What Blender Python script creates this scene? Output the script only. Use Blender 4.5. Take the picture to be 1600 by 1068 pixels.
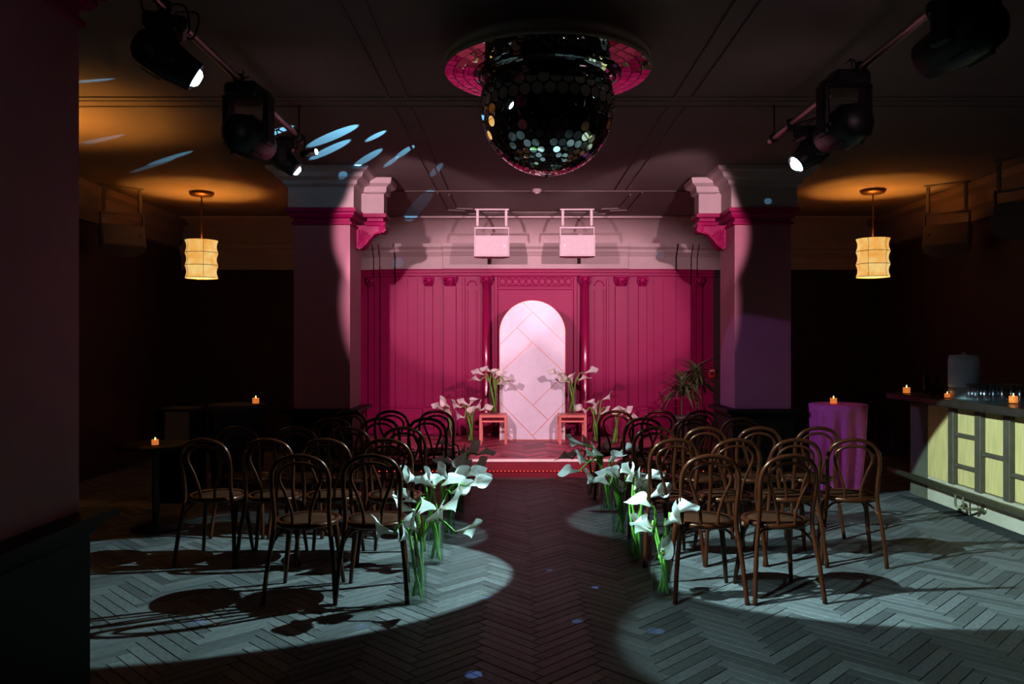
import bpy, math, random
from mathutils import Vector, Matrix
R = math.radians
random.seed(7)
scene = bpy.context.scene
col = scene.collection
for o in list(bpy.data.objects):
    bpy.data.objects.remove(o)

# ------------------------------------------------------------------ camera, world, exposure
FPX, HZ, VX, EYE = 1244.0, 540.0, 806.0, 1.55          # focal length in pixels, horizon row, vanishing column, eye height
cam = bpy.data.cameras.new('camera')
cam.sensor_width = 36.0
cam.lens = FPX / 1600 * 36
cam.shift_x = -(VX - 800) / 1600
cam.shift_y = (HZ - 534) / 1600
cam.clip_start = 0.05
camo = bpy.data.objects.new('camera', cam)
camo.location = (0, 0, EYE)
camo.rotation_euler = (R(90), 0, 0)
col.objects.link(camo)
scene.camera = camo
w = bpy.data.worlds.new('night')
scene.world = w
w.use_nodes = True
w.node_tree.nodes['Background'].inputs['Color'].default_value = (1.0, 0.75, 0.6, 1)
w.node_tree.nodes['Background'].inputs['Strength'].default_value = 0.0
scene.view_settings.view_transform = 'Standard'
scene.view_settings.look = 'None'
scene.view_settings.gamma = 1.0
scene.view_settings.use_curve_mapping = False
scene.view_settings.exposure = 0.0

# light levels, all given here; each lamp is made with the fixture that carries it
STAGE_POW, COOL_POW, DIM_POW, UV_POW = 960, 2650, 480, 290
STAGE_COL = (1.0, 0.62, 0.77)
COOL_COL = (0.48, 0.89, 1.0)
UV_COL = (0.38, 0.29, 1.0)
PEND_POW = 80.0
BALL_POW = 2600.0

def at(px, py, d):
    return Vector(((px - VX) * d / FPX, d, EYE + (HZ - py) * d / FPX))

# ------------------------------------------------------------------ materials
MATS = {}
def mat(name, base, rough=0.6, metal=0.0, emis=None, estr=0.0, vary=0.0, vscale=8.0, bump=0.0, bscale=60.0,
        rand=0.0, coat=0.0, spec=0.5, stretch=None):
    if name in MATS: return MATS[name]
    m = bpy.data.materials.new(name); m.use_nodes = True
    nt = m.node_tree; b = nt.nodes['Principled BSDF']
    b.inputs['Base Color'].default_value = (*base, 1)
    b.inputs['Roughness'].default_value = rough
    b.inputs['Metallic'].default_value = metal
    b.inputs['Specular IOR Level'].default_value = spec
    b.inputs['Coat Weight'].default_value = coat
    b.inputs['Coat Roughness'].default_value = 0.15
    tc = nt.nodes.new('ShaderNodeTexCoord')
    src = tc.outputs['Object']
    if stretch:
        mp = nt.nodes.new('ShaderNodeMapping'); mp.inputs['Scale'].default_value = stretch
        nt.links.new(src, mp.inputs['Vector']); src = mp.outputs['Vector']
    if vary or rand:
        hsv = nt.nodes.new('ShaderNodeHueSaturation')
        hsv.inputs['Color'].default_value = (*base, 1)
        n = nt.nodes.new('ShaderNodeTexNoise'); n.inputs['Scale'].default_value = vscale; n.inputs['Detail'].default_value = 6
        nt.links.new(src, n.inputs['Vector'])
        mr = nt.nodes.new('ShaderNodeMapRange')
        mr.inputs['From Min'].default_value = 0.25; mr.inputs['From Max'].default_value = 0.75
        mr.inputs['To Min'].default_value = 1 - vary; mr.inputs['To Max'].default_value = 1 + vary
        nt.links.new(n.outputs['Fac'], mr.inputs['Value'])
        val = mr.outputs['Result']
        if rand:
            oi = nt.nodes.new('ShaderNodeObjectInfo'); ge = nt.nodes.new('ShaderNodeNewGeometry')
            ad = nt.nodes.new('ShaderNodeMath'); ad.operation = 'ADD'
            nt.links.new(oi.outputs['Random'], ad.inputs[0]); nt.links.new(ge.outputs['Random Per Island'], ad.inputs[1])
            fr = nt.nodes.new('ShaderNodeMath'); fr.operation = 'FRACT'; nt.links.new(ad.outputs[0], fr.inputs[0])
            m2 = nt.nodes.new('ShaderNodeMapRange'); m2.inputs['To Min'].default_value = 1 - rand; m2.inputs['To Max'].default_value = 1 + rand
            nt.links.new(fr.outputs[0], m2.inputs['Value'])
            mu = nt.nodes.new('ShaderNodeMath'); mu.operation = 'MULTIPLY'
            nt.links.new(val, mu.inputs[0]); nt.links.new(m2.outputs['Result'], mu.inputs[1]); val = mu.outputs[0]
        nt.links.new(val, hsv.inputs['Value'])
        nt.links.new(hsv.outputs['Color'], b.inputs['Base Color'])
    if bump:
        n2 = nt.nodes.new('ShaderNodeTexNoise'); n2.inputs['Scale'].default_value = bscale; n2.inputs['Detail'].default_value = 5
        nt.links.new(src, n2.inputs['Vector'])
        bp = nt.nodes.new('ShaderNodeBump'); bp.inputs['Strength'].default_value = bump; bp.inputs['Distance'].default_value = 0.01
        nt.links.new(n2.outputs['Fac'], bp.inputs['Height']); nt.links.new(bp.outputs['Normal'], b.inputs['Normal'])
    if emis:
        b.inputs['Emission Color'].default_value = (*emis, 1); b.inputs['Emission Strength'].default_value = estr
    MATS[name] = m
    return m

def glass(name, tint=(1, 1, 1), gloss=0.06, rough=0.03):
    """thin clear glass: mostly transparent, fresnel reflections"""
    if name in MATS: return MATS[name]
    m = bpy.data.materials.new(name); m.use_nodes = True
    nt = m.node_tree; nt.nodes.clear()
    out = nt.nodes.new('ShaderNodeOutputMaterial')
    tr = nt.nodes.new('ShaderNodeBsdfTransparent'); tr.inputs['Color'].default_value = (*tint, 1)
    gl = nt.nodes.new('ShaderNodeBsdfGlossy'); gl.inputs['Roughness'].default_value = rough
    lw = nt.nodes.new('ShaderNodeLayerWeight'); lw.inputs['Blend'].default_value = 0.25
    mr = nt.nodes.new('ShaderNodeMapRange'); mr.inputs['To Min'].default_value = gloss * 0.12; mr.inputs['To Max'].default_value = 0.2
    nt.links.new(lw.outputs['Fresnel'], mr.inputs['Value'])
    mx = nt.nodes.new('ShaderNodeMixShader')
    nt.links.new(mr.outputs['Result'], mx.inputs[0]); nt.links.new(tr.outputs[0], mx.inputs[1]); nt.links.new(gl.outputs[0], mx.inputs[2])
    nt.links.new(mx.outputs[0], out.inputs['Surface'])
    MATS[name] = m
    return m

M_FLOOR = mat('oak_parquet', (0.108, 0.098, 0.092), 0.5, vary=0.55, vscale=18, rand=0.36, bump=0.25, bscale=40, spec=0.2, stretch=(1, 9, 1))
M_SUB = mat('floor_joint_dark', (0.012, 0.01, 0.01), 0.9, vary=0.2)
M_STAGE = mat('stage_parquet', (0.36, 0.05, 0.085), 0.5, vary=0.3, vscale=14, rand=0.6, stretch=(1, 9, 1))
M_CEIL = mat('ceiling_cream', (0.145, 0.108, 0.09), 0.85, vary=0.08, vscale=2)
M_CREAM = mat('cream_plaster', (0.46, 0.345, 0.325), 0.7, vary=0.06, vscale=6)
M_CRIM = mat('crimson_paint', (0.28, 0.003, 0.066), 0.42, vary=0.06, vscale=5, bump=0.05, bscale=30, spec=0.15)
M_RISER = mat('dark_red_riser', (0.20, 0.008, 0.02), 0.45, vary=0.1, vscale=6)
M_CRIMG = mat('glossy_crimson', (0.27, 0.004, 0.055), 0.22, vary=0.05, vscale=5, coat=0.4)
M_PILL = mat('pillar_paint', (0.34, 0.10, 0.14), 0.5, vary=0.08, vscale=5)
M_MAROON_UNLIT = mat('maroon_and_unlit_crimson', (0.025, 0.006, 0.008), 0.7, vary=0.15, vscale=4)
M_BLACKW = mat('black_stained_wood', (0.005, 0.004, 0.004), 0.5, vary=0.3, vscale=10, spec=0.12)
M_ARCH = mat('pale_arch_board', (0.82, 0.78, 0.83), 0.6, vary=0.05, vscale=9)
M_COPPER = mat('copper_inlay', (0.75, 0.27, 0.17), 0.4, metal=0.5, vary=0.1)
M_STOOL = mat('salmon_wood', (0.72, 0.20, 0.16), 0.45, vary=0.12, vscale=12)
M_NOSE = mat('pale_nosing', (0.92, 0.74, 0.66), 0.4, vary=0.1)
M_CHAIR = mat('bentwood_walnut', (0.036, 0.007, 0.0025), 0.28, vary=0.3, vscale=12, spec=0.5)
M_CHAIR.node_tree.nodes['Principled BSDF'].inputs['Specular Tint'].default_value = (1.0, 0.50, 0.30, 1)
M_CANE = mat('woven_cane_seat', (0.045, 0.012, 0.004), 0.7, vary=0.4, vscale=120, spec=0.1)
M_BLACK = mat('black_metal', (0.012, 0.012, 0.014), 0.45, vary=0.2)
M_CABLE = mat('black_cable', (0.01, 0.01, 0.01), 0.5, vary=0.2)
M_PIPE = mat('steel_pipe', (0.42, 0.30, 0.27), 0.35, metal=0.8, vary=0.2, vscale=20)
M_LENS = mat('lit_lens', (0.8, 0.9, 1), 0.2, emis=(0.7, 0.92, 1.0), estr=9.0, vary=0.02)
M_LENSOFF = mat('lens_glass', (0.1, 0.12, 0.14), 0.08, vary=0.02)
M_LENSSTAGE = mat('lit_stage_lens', (0.9, 0.7, 0.8), 0.2, emis=STAGE_COL, estr=9.0, vary=0.02)
M_MIRROR = mat('mirror_disc', (0.86, 0.87, 0.88), 0.02, metal=1.0, vary=0.02)
M_BALL = mat('black_ball_core', (0.006, 0.006, 0.008), 0.12, vary=0.2)
M_RIM = mat('dull_bronze_rim', (0.26, 0.20, 0.13), 0.5, metal=0.0, vary=0.15, vscale=12)
M_SPK = mat('pale_speaker_cabinet', (0.62, 0.50, 0.50), 0.55, vary=0.05, vscale=20)
M_SPKD = mat('speaker_grey', (0.14, 0.11, 0.09), 0.6, vary=0.1, vscale=20)
M_BRONZE = mat('dark_bronze', (0.10, 0.05, 0.025), 0.4, metal=0.8, vary=0.15)
M_STEM = mat('lily_stem', (0.15, 0.36, 0.035), 0.4, vary=0.25, vscale=14)
M_PETAL = mat('lily_petal', (0.93, 0.88, 0.80), 0.5, vary=0.05, vscale=30)
def thin_petal(m):
    nt = m.node_tree; b = nt.nodes['Principled BSDF']; out = [n for n in nt.nodes if n.type == 'OUTPUT_MATERIAL'][0]
    tl = nt.nodes.new('ShaderNodeBsdfTranslucent'); tl.inputs['Color'].default_value = (0.85, 0.84, 0.72, 1)
    mx = nt.nodes.new('ShaderNodeMixShader'); mx.inputs[0].default_value = 0.35
    nt.links.new(b.outputs[0], mx.inputs[1]); nt.links.new(tl.outputs[0], mx.inputs[2]); nt.links.new(mx.outputs[0], out.inputs['Surface'])
thin_petal(M_PETAL)
M_SPADIX = mat('lily_spadix', (0.75, 0.45, 0.04), 0.6, vary=0.1)
M_LEAF = mat('dracaena_leaf', (0.075, 0.085, 0.035), 0.4, vary=0.4, vscale=12)
M_POT = mat('dark_pot', (0.03, 0.02, 0.02), 0.5, vary=0.2)
M_SOIL = mat('soil', (0.02, 0.014, 0.01), 0.9, vary=0.3)
M_CLOTH = mat('purple_tablecloth', (0.92, 0.16, 0.42), 0.75, vary=0.1, vscale=20)
M_BARW = mat('pale_bar_board', (0.80, 0.50, 0.18), 0.6, vary=0.16, vscale=5, stretch=(1, 7, 1))
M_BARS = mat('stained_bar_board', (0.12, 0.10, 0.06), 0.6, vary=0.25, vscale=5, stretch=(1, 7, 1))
M_BARF = mat('bar_frame_wood', (0.10, 0.065, 0.04), 0.5, vary=0.25, vscale=8)
M_BARTOP = mat('dark_bar_top', (0.03, 0.02, 0.014), 0.3, vary=0.3, vscale=8)
M_BRASS = mat('aged_brass', (0.42, 0.36, 0.20), 0.35, metal=0.9, vary=0.2, vscale=15)
M_STONE = mat('pale_ceramic_band', (0.50, 0.50, 0.46), 0.6, vary=0.1)
M_WAX = mat('candle_wax', (0.9, 0.7, 0.45), 0.5, emis=(1.0, 0.46, 0.18), estr=0.8, vary=0.05)
M_FLAME = mat('candle_flame', (1, 0.7, 0.3), 0.5, emis=(1.0, 0.62, 0.25), estr=14.0, vary=0.02)
M_VOTIVE = glass('amber_votive_glass', (0.95, 0.72, 0.5), 0.3, 0.1)
M_RED = mat('red_enamel', (0.75, 0.02, 0.04), 0.4, vary=0.05)
M_LED = mat('red_rope_bulb', (1, 0.2, 0.1), 0.3, emis=(1.0, 0.10, 0.03), estr=2.2, vary=0.02)
M_WHITE = mat('white_enamel', (0.75, 0.72, 0.7), 0.5, vary=0.05)
M_TAN = mat('tan_panel', (0.16, 0.11, 0.075), 0.7, vary=0.15, vscale=20)
M_AMBER = glass('amber_glass', (0.85, 0.6, 0.25), 0.2)
M_GLASS = glass('clear_glass', (0.96, 0.99, 0.97), 0.10)
M_TUMB = glass('tumbler_glass', (0.9, 0.93, 0.95), 1.6, 0.12)
M_WATER = glass('water', (0.90, 0.97, 0.92), 0.02)
M_DISP = glass('dispenser_glass', (0.75, 0.82, 0.9), 0.3, 0.15)
def paint_blue_light(m):
    nt = m.node_tree; out = [n for n in nt.nodes if n.type == 'OUTPUT_MATERIAL'][0]
    old = out.inputs['Surface'].links[0].from_socket
    df = nt.nodes.new('ShaderNodeBsdfDiffuse'); df.inputs['Color'].default_value = (0.75, 0.85, 1.0, 1)  # blue light on the jar put into a pale diffuse colour
    mx = nt.nodes.new('ShaderNodeMixShader'); mx.inputs[0].default_value = 0.7
    nt.links.new(old, mx.inputs[1]); nt.links.new(df.outputs[0], mx.inputs[2]); nt.links.new(mx.outputs[0], out.inputs['Surface'])
paint_blue_light(M_DISP)
def shade_mat():
    m = mat('paper_shade', (0.85, 0.6, 0.3), 0.8, vary=0.08, vscale=10)
    nt = m.node_tree; b = nt.nodes['Principled BSDF']
    n = nt.nodes.new('ShaderNodeTexNoise'); n.inputs['Scale'].default_value = 9; n.inputs['Detail'].default_value = 5
    tc = nt.nodes.new('ShaderNodeTexCoord'); nt.links.new(tc.outputs['Object'], n.inputs['Vector'])
    cr = nt.nodes.new('ShaderNodeValToRGB')
    cr.color_ramp.elements[0].position = 0.35; cr.color_ramp.elements[0].color = (0.95, 0.42, 0.07, 1)
    cr.color_ramp.elements[1].position = 0.65; cr.color_ramp.elements[1].color = (1.0, 0.70, 0.24, 1)
    nt.links.new(n.outputs['Fac'], cr.inputs['Fac']); nt.links.new(cr.outputs['Color'], b.inputs['Emission Color'])
    b.inputs['Emission Strength'].default_value = 0.85
    return m
M_SHADE = shade_mat()
M_DIFF = mat('shade_diffuser', (1, 0.8, 0.5), 0.8, emis=(1.0, 0.72, 0.30), estr=1.3, vary=0.02)

# ------------------------------------------------------------------ mesh helpers
class MB:
    def __init__(s): s.v = []; s.f = []; s.s = []
    def add(s, vs, fs, smooth=False):
        n = len(s.v); s.v += [tuple(p) for p in vs]
        for f in fs: s.f.append([i + n for i in f]); s.s.append(smooth)
        return s
    def box(s, x0, x1, y0, y1, z0, z1, M=None):
        vs = [Vector((x, y, z)) for z in (z0, z1) for (x, y) in ((x0, y0), (x1, y0), (x1, y1), (x0, y1))]
        if M is not None: vs = [M @ p for p in vs]
        return s.add(vs, [[3, 2, 1, 0], [4, 5, 6, 7], [0, 1, 5, 4], [1, 2, 6, 5], [2, 3, 7, 6], [3, 0, 4, 7]])
    def bevbox(s, x0, x1, y0, y1, z0, z1, b=0.01, M=None):
        """box with all edges chamfered"""
        vs = []; 
        for (x, xi) in ((x0, 1), (x1, -1)):
            for (y, yi) in ((y0, 1), (y1, -1)):
                for (z, zi) in ((z0, 1), (z1, -1)):
                    vs += [Vector((x + xi*b*0, y + yi*b, z + zi*b)), Vector((x + xi*b, y, z + zi*b)), Vector((x + xi*b, y + yi*b, z))]
        if M is not None: vs = [M @ p for p in vs]
        def I(a, bb, c, k): return (a*4 + bb*2 + c)*3 + k
        fs = []
        for a in (0, 1):
            f = [I(a,0,0,0), I(a,1,0,0), I(a,1,1,0), I(a,0,1,0)]; fs.append(f if a else f[::-1])
            f = [I(0,a,0,1), I(1,a,0,1), I(1,a,1,1), I(0,a,1,1)]; fs.append(f[::-1] if a else f)
            f = [I(0,0,a,2), I(1,0,a,2), I(1,1,a,2), I(0,1,a,2)]; fs.append(f if a else f[::-1])
        for a in (0, 1):
            for c in (0, 1):
                fs.append([I(a,c,0,0), I(a,c,1,0), I(a,c,1,1), I(a,c,0,1)])
                fs.append([I(a,0,c,0), I(a,1,c,0), I(a,1,c,2), I(a,0,c,2)])
                fs.append([I(0,a,c,1), I(1,a,c,1), I(1,a,c,2), I(0,a,c,2)])
                for e in (0, 1): fs.append([I(a,c,e,0), I(a,c,e,1), I(a,c,e,2)])
        return s.add(vs, fs)
    def tube(s, pts, r, n=8, cap=True, closed=False):
        pts = [Vector(p) for p in pts]; N = len(pts)
        rs = r if isinstance(r, (list, tuple)) else [r]*N
        vs = []; up = None
        for i, p in enumerate(pts):
            if closed: t = pts[(i+1) % N] - pts[i-1]
            else: t = pts[min(i+1, N-1)] - pts[max(i-1, 0)]
            t = t.normalized() if t.length > 1e-9 else Vector((0, 0, 1))
            if up is None:
                up = Vector((0, 0, 1)) if abs(t.z) < 0.9 else Vector((0, 1, 0))
            a = up - t*up.dot(t)
            if a.length < 1e-6: a = Vector((1, 0, 0)) - t*t.x
            a.normalize(); up = a; b = t.cross(a)
            for k in range(n):
                q = 2*math.pi*k/n
                vs.append(p + a*(math.cos(q)*rs[i]) + b*(math.sin(q)*rs[i]))
        fs = []
        for i in range(N if closed else N-1):
            j = (i+1) % N
            for k in range(n):
                fs.append([i*n+k, i*n+(k+1) % n, j*n+(k+1) % n, j*n+k])
        s.add(vs, fs, True)
        if cap and not closed:
            b0 = len(s.v) - N*n
            s.f.append([b0+k for k in range(n)][::-1]); s.s.append(False)
            s.f.append([b0+(N-1)*n+k for k in range(n)]); s.s.append(False)
        return s
    def lathe(s, prof, n=24, M=None, cap0=True, cap1=True, smooth=True):
        vs = []
        for (r, z) in prof:
            for k in range(n):
                q = 2*math.pi*k/n; vs.append(Vector((r*math.cos(q), r*math.sin(q), z)))
        if M is not None: vs = [M @ p for p in vs]
        fs = []
        for i in range(len(prof)-1):
            for k in range(n):
                fs.append([i*n+k, i*n+(k+1) % n, (i+1)*n+(k+1) % n, (i+1)*n+k])
        b0 = len(s.v); s.add(vs, fs, smooth)
        if cap0 and prof[0][0] > 1e-5: s.f.append([b0+k for k in range(n)][::-1]); s.s.append(False)
        if cap1 and prof[-1][0] > 1e-5: s.f.append([b0+(len(prof)-1)*n+k for k in range(n)]); s.s.append(False)
        return s
    def sqlathe(s, x0, x1, y0, y1, prof):
        """rectangular ring profile: prof = [(outset, z)]"""
        vs = []
        for (o, z) in prof:
            vs += [(x0-o, y0-o, z), (x1+o, y0-o, z), (x1+o, y1+o, z), (x0-o, y1+o, z)]
        fs = []
        for i in range(len(prof)-1):
            for k in range(4): fs.append([i*4+k, i*4+(k+1) % 4, (i+1)*4+(k+1) % 4, (i+1)*4+k])
        fs.append([3, 2, 1, 0]); L = (len(prof)-1)*4; fs.append([L, L+1, L+2, L+3])
        return s.add(vs, fs)
    def prism(s, poly, h0, h1, M=None):
        """polygon in xz extruded along y"""
        n = len(poly)
        vs = [Vector((x, h0, z)) for x, z in poly] + [Vector((x, h1, z)) for x, z in poly]
        if M is not None: vs = [M @ p for p in vs]
        fs = [list(range(n)), list(range(n, 2*n))[::-1]]
        for i in range(n): fs.append([i, i+n, (i+1) % n + n, (i+1) % n])
        return s.add(vs, fs)
    def mesh(s, name, m):
        me = bpy.data.meshes.new(name); me.from_pydata(s.v, [], s.f)
        me.polygons.foreach_set('use_smooth', s.s); me.materials.append(m); me.update()
        return me
    def build(s, name, m, parent=None, loc=None, M=None):
        return link(name, s.mesh(name, m), parent, loc, M)

def link(name, me, parent=None, loc=None, M=None):
    o = bpy.data.objects.new(name, me); col.objects.link(o)
    if parent: o.parent = parent
    if M is not None: o.matrix_local = M
    elif loc is not None: o.location = loc
    return o
def tag(o, label=None, cat=None, group=None, kind=None):
    if label: o['label'] = label
    if cat: o['category'] = cat
    if group: o['group'] = group
    if kind: o['kind'] = kind
    return o
def thing(name, label, cat, loc=(0, 0, 0), rz=0.0, group=None):
    o = bpy.data.objects.new(name, None); col.objects.link(o)
    o.empty_display_size = 0.05; o.location = loc; o.rotation_euler = (0, 0, rz)
    return tag(o, label, cat, group)
def struct(name, mb, m):
    return tag(mb.build(name, m), kind='structure')
def copy_tree(root, loc, rz, label, group=None):
    r = root.copy(); col.objects.link(r); r.location = loc; r.rotation_euler = (0, 0, rz); r['label'] = label
    if group: r['group'] = group
    for ch in list(root.children):
        c = ch.copy(); col.objects.link(c); c.parent = r
        for g in list(ch.children):
            e = g.copy(); col.objects.link(e); e.parent = c
    return r
def smooth_path(pts, n=6):
    """Catmull-Rom through the points"""
    P = [Vector(p) for p in pts]; P = [P[0]*2 - P[1]] + P + [P[-1]*2 - P[-2]]; out = []
    for i in range(1, len(P)-2):
        for k in range(n):
            t = k/n; a, b, c, d = P[i-1], P[i], P[i+1], P[i+2]
            out.append(0.5*((2*b) + (c-a)*t + (2*a-5*b+4*c-d)*t*t + (3*b-a-3*c+d)*t**3))
    out.append(P[-2]); return out
def aim_matrix(direction):
    """+Z of the local frame points along direction"""
    return Vector(direction).to_track_quat('Z', 'Y').to_matrix().to_4x4()
def spot(name, loc, target, power, color, size, blend=0.06, radius=0.03, parent=None):
    l = bpy.data.lights.new(name, 'SPOT'); l.energy = power; l.color = color
    l.spot_size = R(size); l.spot_blend = blend; l.shadow_soft_size = radius
    o = bpy.data.objects.new(name, l); col.objects.link(o)
    o.location = loc
    o.rotation_euler = (Vector(target) - Vector(loc)).to_track_quat('-Z', 'Y').to_euler()
    if parent:
        o.parent = parent; o.matrix_parent_inverse = parent.matrix_basis.inverted()
    return o
def point(name, loc, power, color, radius=0.03, parent=None):
    l = bpy.data.lights.new(name, 'POINT'); l.energy = power; l.color = color; l.shadow_soft_size = radius
    o = bpy.data.objects.new(name, l); col.objects.link(o); o.location = loc
    if parent: o.parent = parent
    return o

# ------------------------------------------------------------------ room shell
XL, XR, YF, YB, ZC = -5.15, 5.5, -2.5, 12.1, 3.46
AX = 0.30                                   # axis of stage wall and pillars
floor = struct('floor', MB().box(XL, XR, YF, YB, -0.12, -0.004), M_SUB)
L, Wd = 0.42, 0.07; n6 = 6
plank_me = MB().bevbox(0.002, L-0.002, 0.002, Wd-0.002, -0.012, 0.0, 0.0015).mesh('plank', M_FLOOR)
cands = []
c45, s45 = math.cos(R(45)), math.sin(R(45))
def rot(x, y): return (x*c45 - y*s45, x*s45 + y*c45)
OX, OY = 0.13, -3.0
for m_ in range(-16, 17):
    for k in range(-120, 240):
        for kind in (0, 1):
            if kind == 0: ux, uy, ang = (k + 2*n6*m_)*Wd, k*Wd, 45
            else: ux, uy, ang = (k + 1 + 2*n6*m_)*Wd, (k + 1)*Wd, 135
            cx, cy = (ux + L/2, uy + Wd/2) if kind == 0 else (ux - Wd/2, uy + L/2)
            X, Y = rot(cx, cy); X += OX; Y += OY
            if not (XL + 0.2 < X < XR - 0.2 and 1.2 < Y < 11.6): continue
            if X > 4.0 and Y < 8.2: continue
            if Y > 9.55 and -2.45 < X < 3.05: continue
            px, py = VX + X*FPX/Y, HZ + EYE*FPX/Y
            bx, by = rot(ux, uy)
            cands.append((px, py, bx + OX, by + OY, ang, X, Y))
vis = [c for c in cands if 130 < c[0] < 1610 and c[1] < 1085]
vis.sort(key=lambda c: c[6])
single = set(id(c) for c in vis[:300])
st = MB()
for c in cands:
    M = Matrix.Translation((c[2], c[3], random.uniform(-0.0012, 0.0008))) @ Matrix.Rotation(R(c[4]), 4, 'Z')
    if id(c) in single: link('plank', plank_me, floor, M=M)
    else: st.box(0.002, L-0.002, 0.002, Wd-0.002, -0.01, 0.0, M)
tag(st.build('parquet_planks', M_FLOOR, floor), kind='stuff')

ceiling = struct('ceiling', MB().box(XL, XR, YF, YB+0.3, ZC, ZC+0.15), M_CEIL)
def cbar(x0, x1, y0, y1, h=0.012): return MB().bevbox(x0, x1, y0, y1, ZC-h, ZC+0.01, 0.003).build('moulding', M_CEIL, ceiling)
for x in (-0.98, -0.84, 1.22, 1.36):
    cbar(x-0.012, x+0.012, 0.5, 6.1); cbar(x-0.012, x+0.012, 6.4, 9.7)
for y, hh in ((6.12, 0.008), (6.22, 0.006), (6.36, 0.008)):
    cbar(XL+0.1, XR-0.1, y-0.015, y+0.015, hh)
cbar(-1.5, 2.1, 9.80, 9.83)
for inset in (0.0, 0.13):
    pts = [(-0.97+inset, 9.9+inset), (-0.97+inset, 11.15-inset), (-0.73+inset, 11.2-inset), (-0.70+inset, 11.48-inset),
           (1.30-inset, 11.48-inset), (1.33-inset, 11.2-inset), (1.57-inset, 11.15-inset), (1.57-inset, 9.9+inset)]
    for a, b in zip(pts, pts[1:]):
        dx, dy = b[0]-a[0], b[1]-a[1]; ln = math.hypot(dx, dy)
        Mx = Matrix.Translation((a[0], a[1], ZC)) @ Matrix.Rotation(math.atan2(dy, dx), 4, 'Z')
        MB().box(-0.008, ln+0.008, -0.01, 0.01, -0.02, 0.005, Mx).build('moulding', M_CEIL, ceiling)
struct('wall_left', MB().box(XL-0.2, XL, YF, YB+0.3, 0, ZC), M_MAROON_UNLIT)
struct('wall_right', MB().box(XR, XR+0.2, YF, YB+0.3, 0, ZC), M_MAROON_UNLIT)
struct('wall_front', MB().box(XL-0.2, XR+0.2, YF-0.2, YF, 0, ZC), M_MAROON_UNLIT)
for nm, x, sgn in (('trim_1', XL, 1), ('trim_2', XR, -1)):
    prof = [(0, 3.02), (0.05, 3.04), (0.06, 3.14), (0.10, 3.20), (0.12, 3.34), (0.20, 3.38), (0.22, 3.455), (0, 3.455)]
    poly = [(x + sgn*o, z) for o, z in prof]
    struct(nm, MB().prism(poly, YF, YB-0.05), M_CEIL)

# back wall: crimson panelling below, cream entablature and cove above
ZB = 2.717
wb = struct('wall_back', MB().box(XL, XR, YB+0.22, YB+0.4, 0, ZC), M_CRIM)
cove = [(YB+0.20 - 0.58*(1-math.cos(R(a))), 3.10 + 0.352*math.sin(R(a))) for a in range(0, 91, 6)]
mb = MB(); n = len(cove)
vs = [(XL, y, z) for y, z in cove] + [(XR, y, z) for y, z in cove]
mb.add(vs, [[i, i+n, i+n+1, i+1] for i in range(n-1)], True)
mb.build('cove', M_CREAM, wb)
MB().bevbox(XL, XR, YB-0.40, YB-0.34, ZC-0.03, ZC-0.001, 0.006).build('cove_moulding', M_CREAM, wb)
ENT = [(0.03, ZB), (0.03, ZB+0.19), (0.05, ZB+0.21), (0.06, ZB+0.225), (0.09, ZB+0.255), (0.10, ZB+0.29), (0.15, ZB+0.325), (0.16, ZB+0.375), (0.0, ZB+0.383)]
CRM = [(0.02, ZB-0.11), (0.035, ZB-0.10), (0.035, ZB-0.065), (0.055, ZB-0.055), (0.055, ZB-0.02), (0.075, ZB-0.012), (0.075, ZB-0.0005), (0.0, ZB-0.0005)]
def run(prof, x0, x1, proud, name, m):
    y = YB - proud
    s = MB(); k = len(prof)
    a = [(x0, y-o, z) for o, z in prof] + [(x0, YB+0.24, prof[-1][1]), (x0, YB+0.24, prof[0][1])]
    b = [(x1, y-o, z) for o, z in prof] + [(x1, YB+0.24, prof[-1][1]), (x1, YB+0.24, prof[0][1])]
    k = len(a)
    s.add(a + b, [[i, (i+1) % k, (i+1) % k + k, i+k] for i in range(k)] + [list(range(k))[::-1], list(range(k, 2*k))])
    return s.build(name, m, wb)
steps = [(0.0, 1.40, 0.0), (1.40, 2.13, -0.05), (2.13, 2.375, -0.11), (2.375, 2.475, -0.15), (2.475, 2.75, -0.19)]
MB().box(AX-1.40, AX+1.40, YB, YB+0.24, 0, ZB).build('wall_panel', M_CRIM, wb)
run(ENT, AX-1.40, AX+1.40, 0.0, 'entablature', M_CREAM); run(CRM, AX-1.40, AX+1.40, 0.0, 'architrave', M_CRIM)
for (a, b, p) in steps[1:]:
    for sg in (-1, 1):
        x0, x1 = sorted((AX+sg*a, AX+sg*b))
        run(ENT, x0, x1, p, 'entablature', M_CREAM); run(CRM, x0, x1, p, 'architrave', M_CRIM)
        MB().box(x0, x1, YB-p, YB+0.24, 0, ZB).build('wall_panel', M_CRIM, wb)
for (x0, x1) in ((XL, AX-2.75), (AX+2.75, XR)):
    run(ENT, x0, x1, -0.19, 'entablature', M_CREAM); run(CRM, x0, x1, -0.19, 'architrave', M_MAROON_UNLIT)
    MB().box(x0, x1, YB+0.19, YB+0.24, 0, ZB-0.1).build('wall_panel', M_MAROON_UNLIT, wb)  # outer bays: same crimson wall, its unlit dark put into the colour
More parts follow.
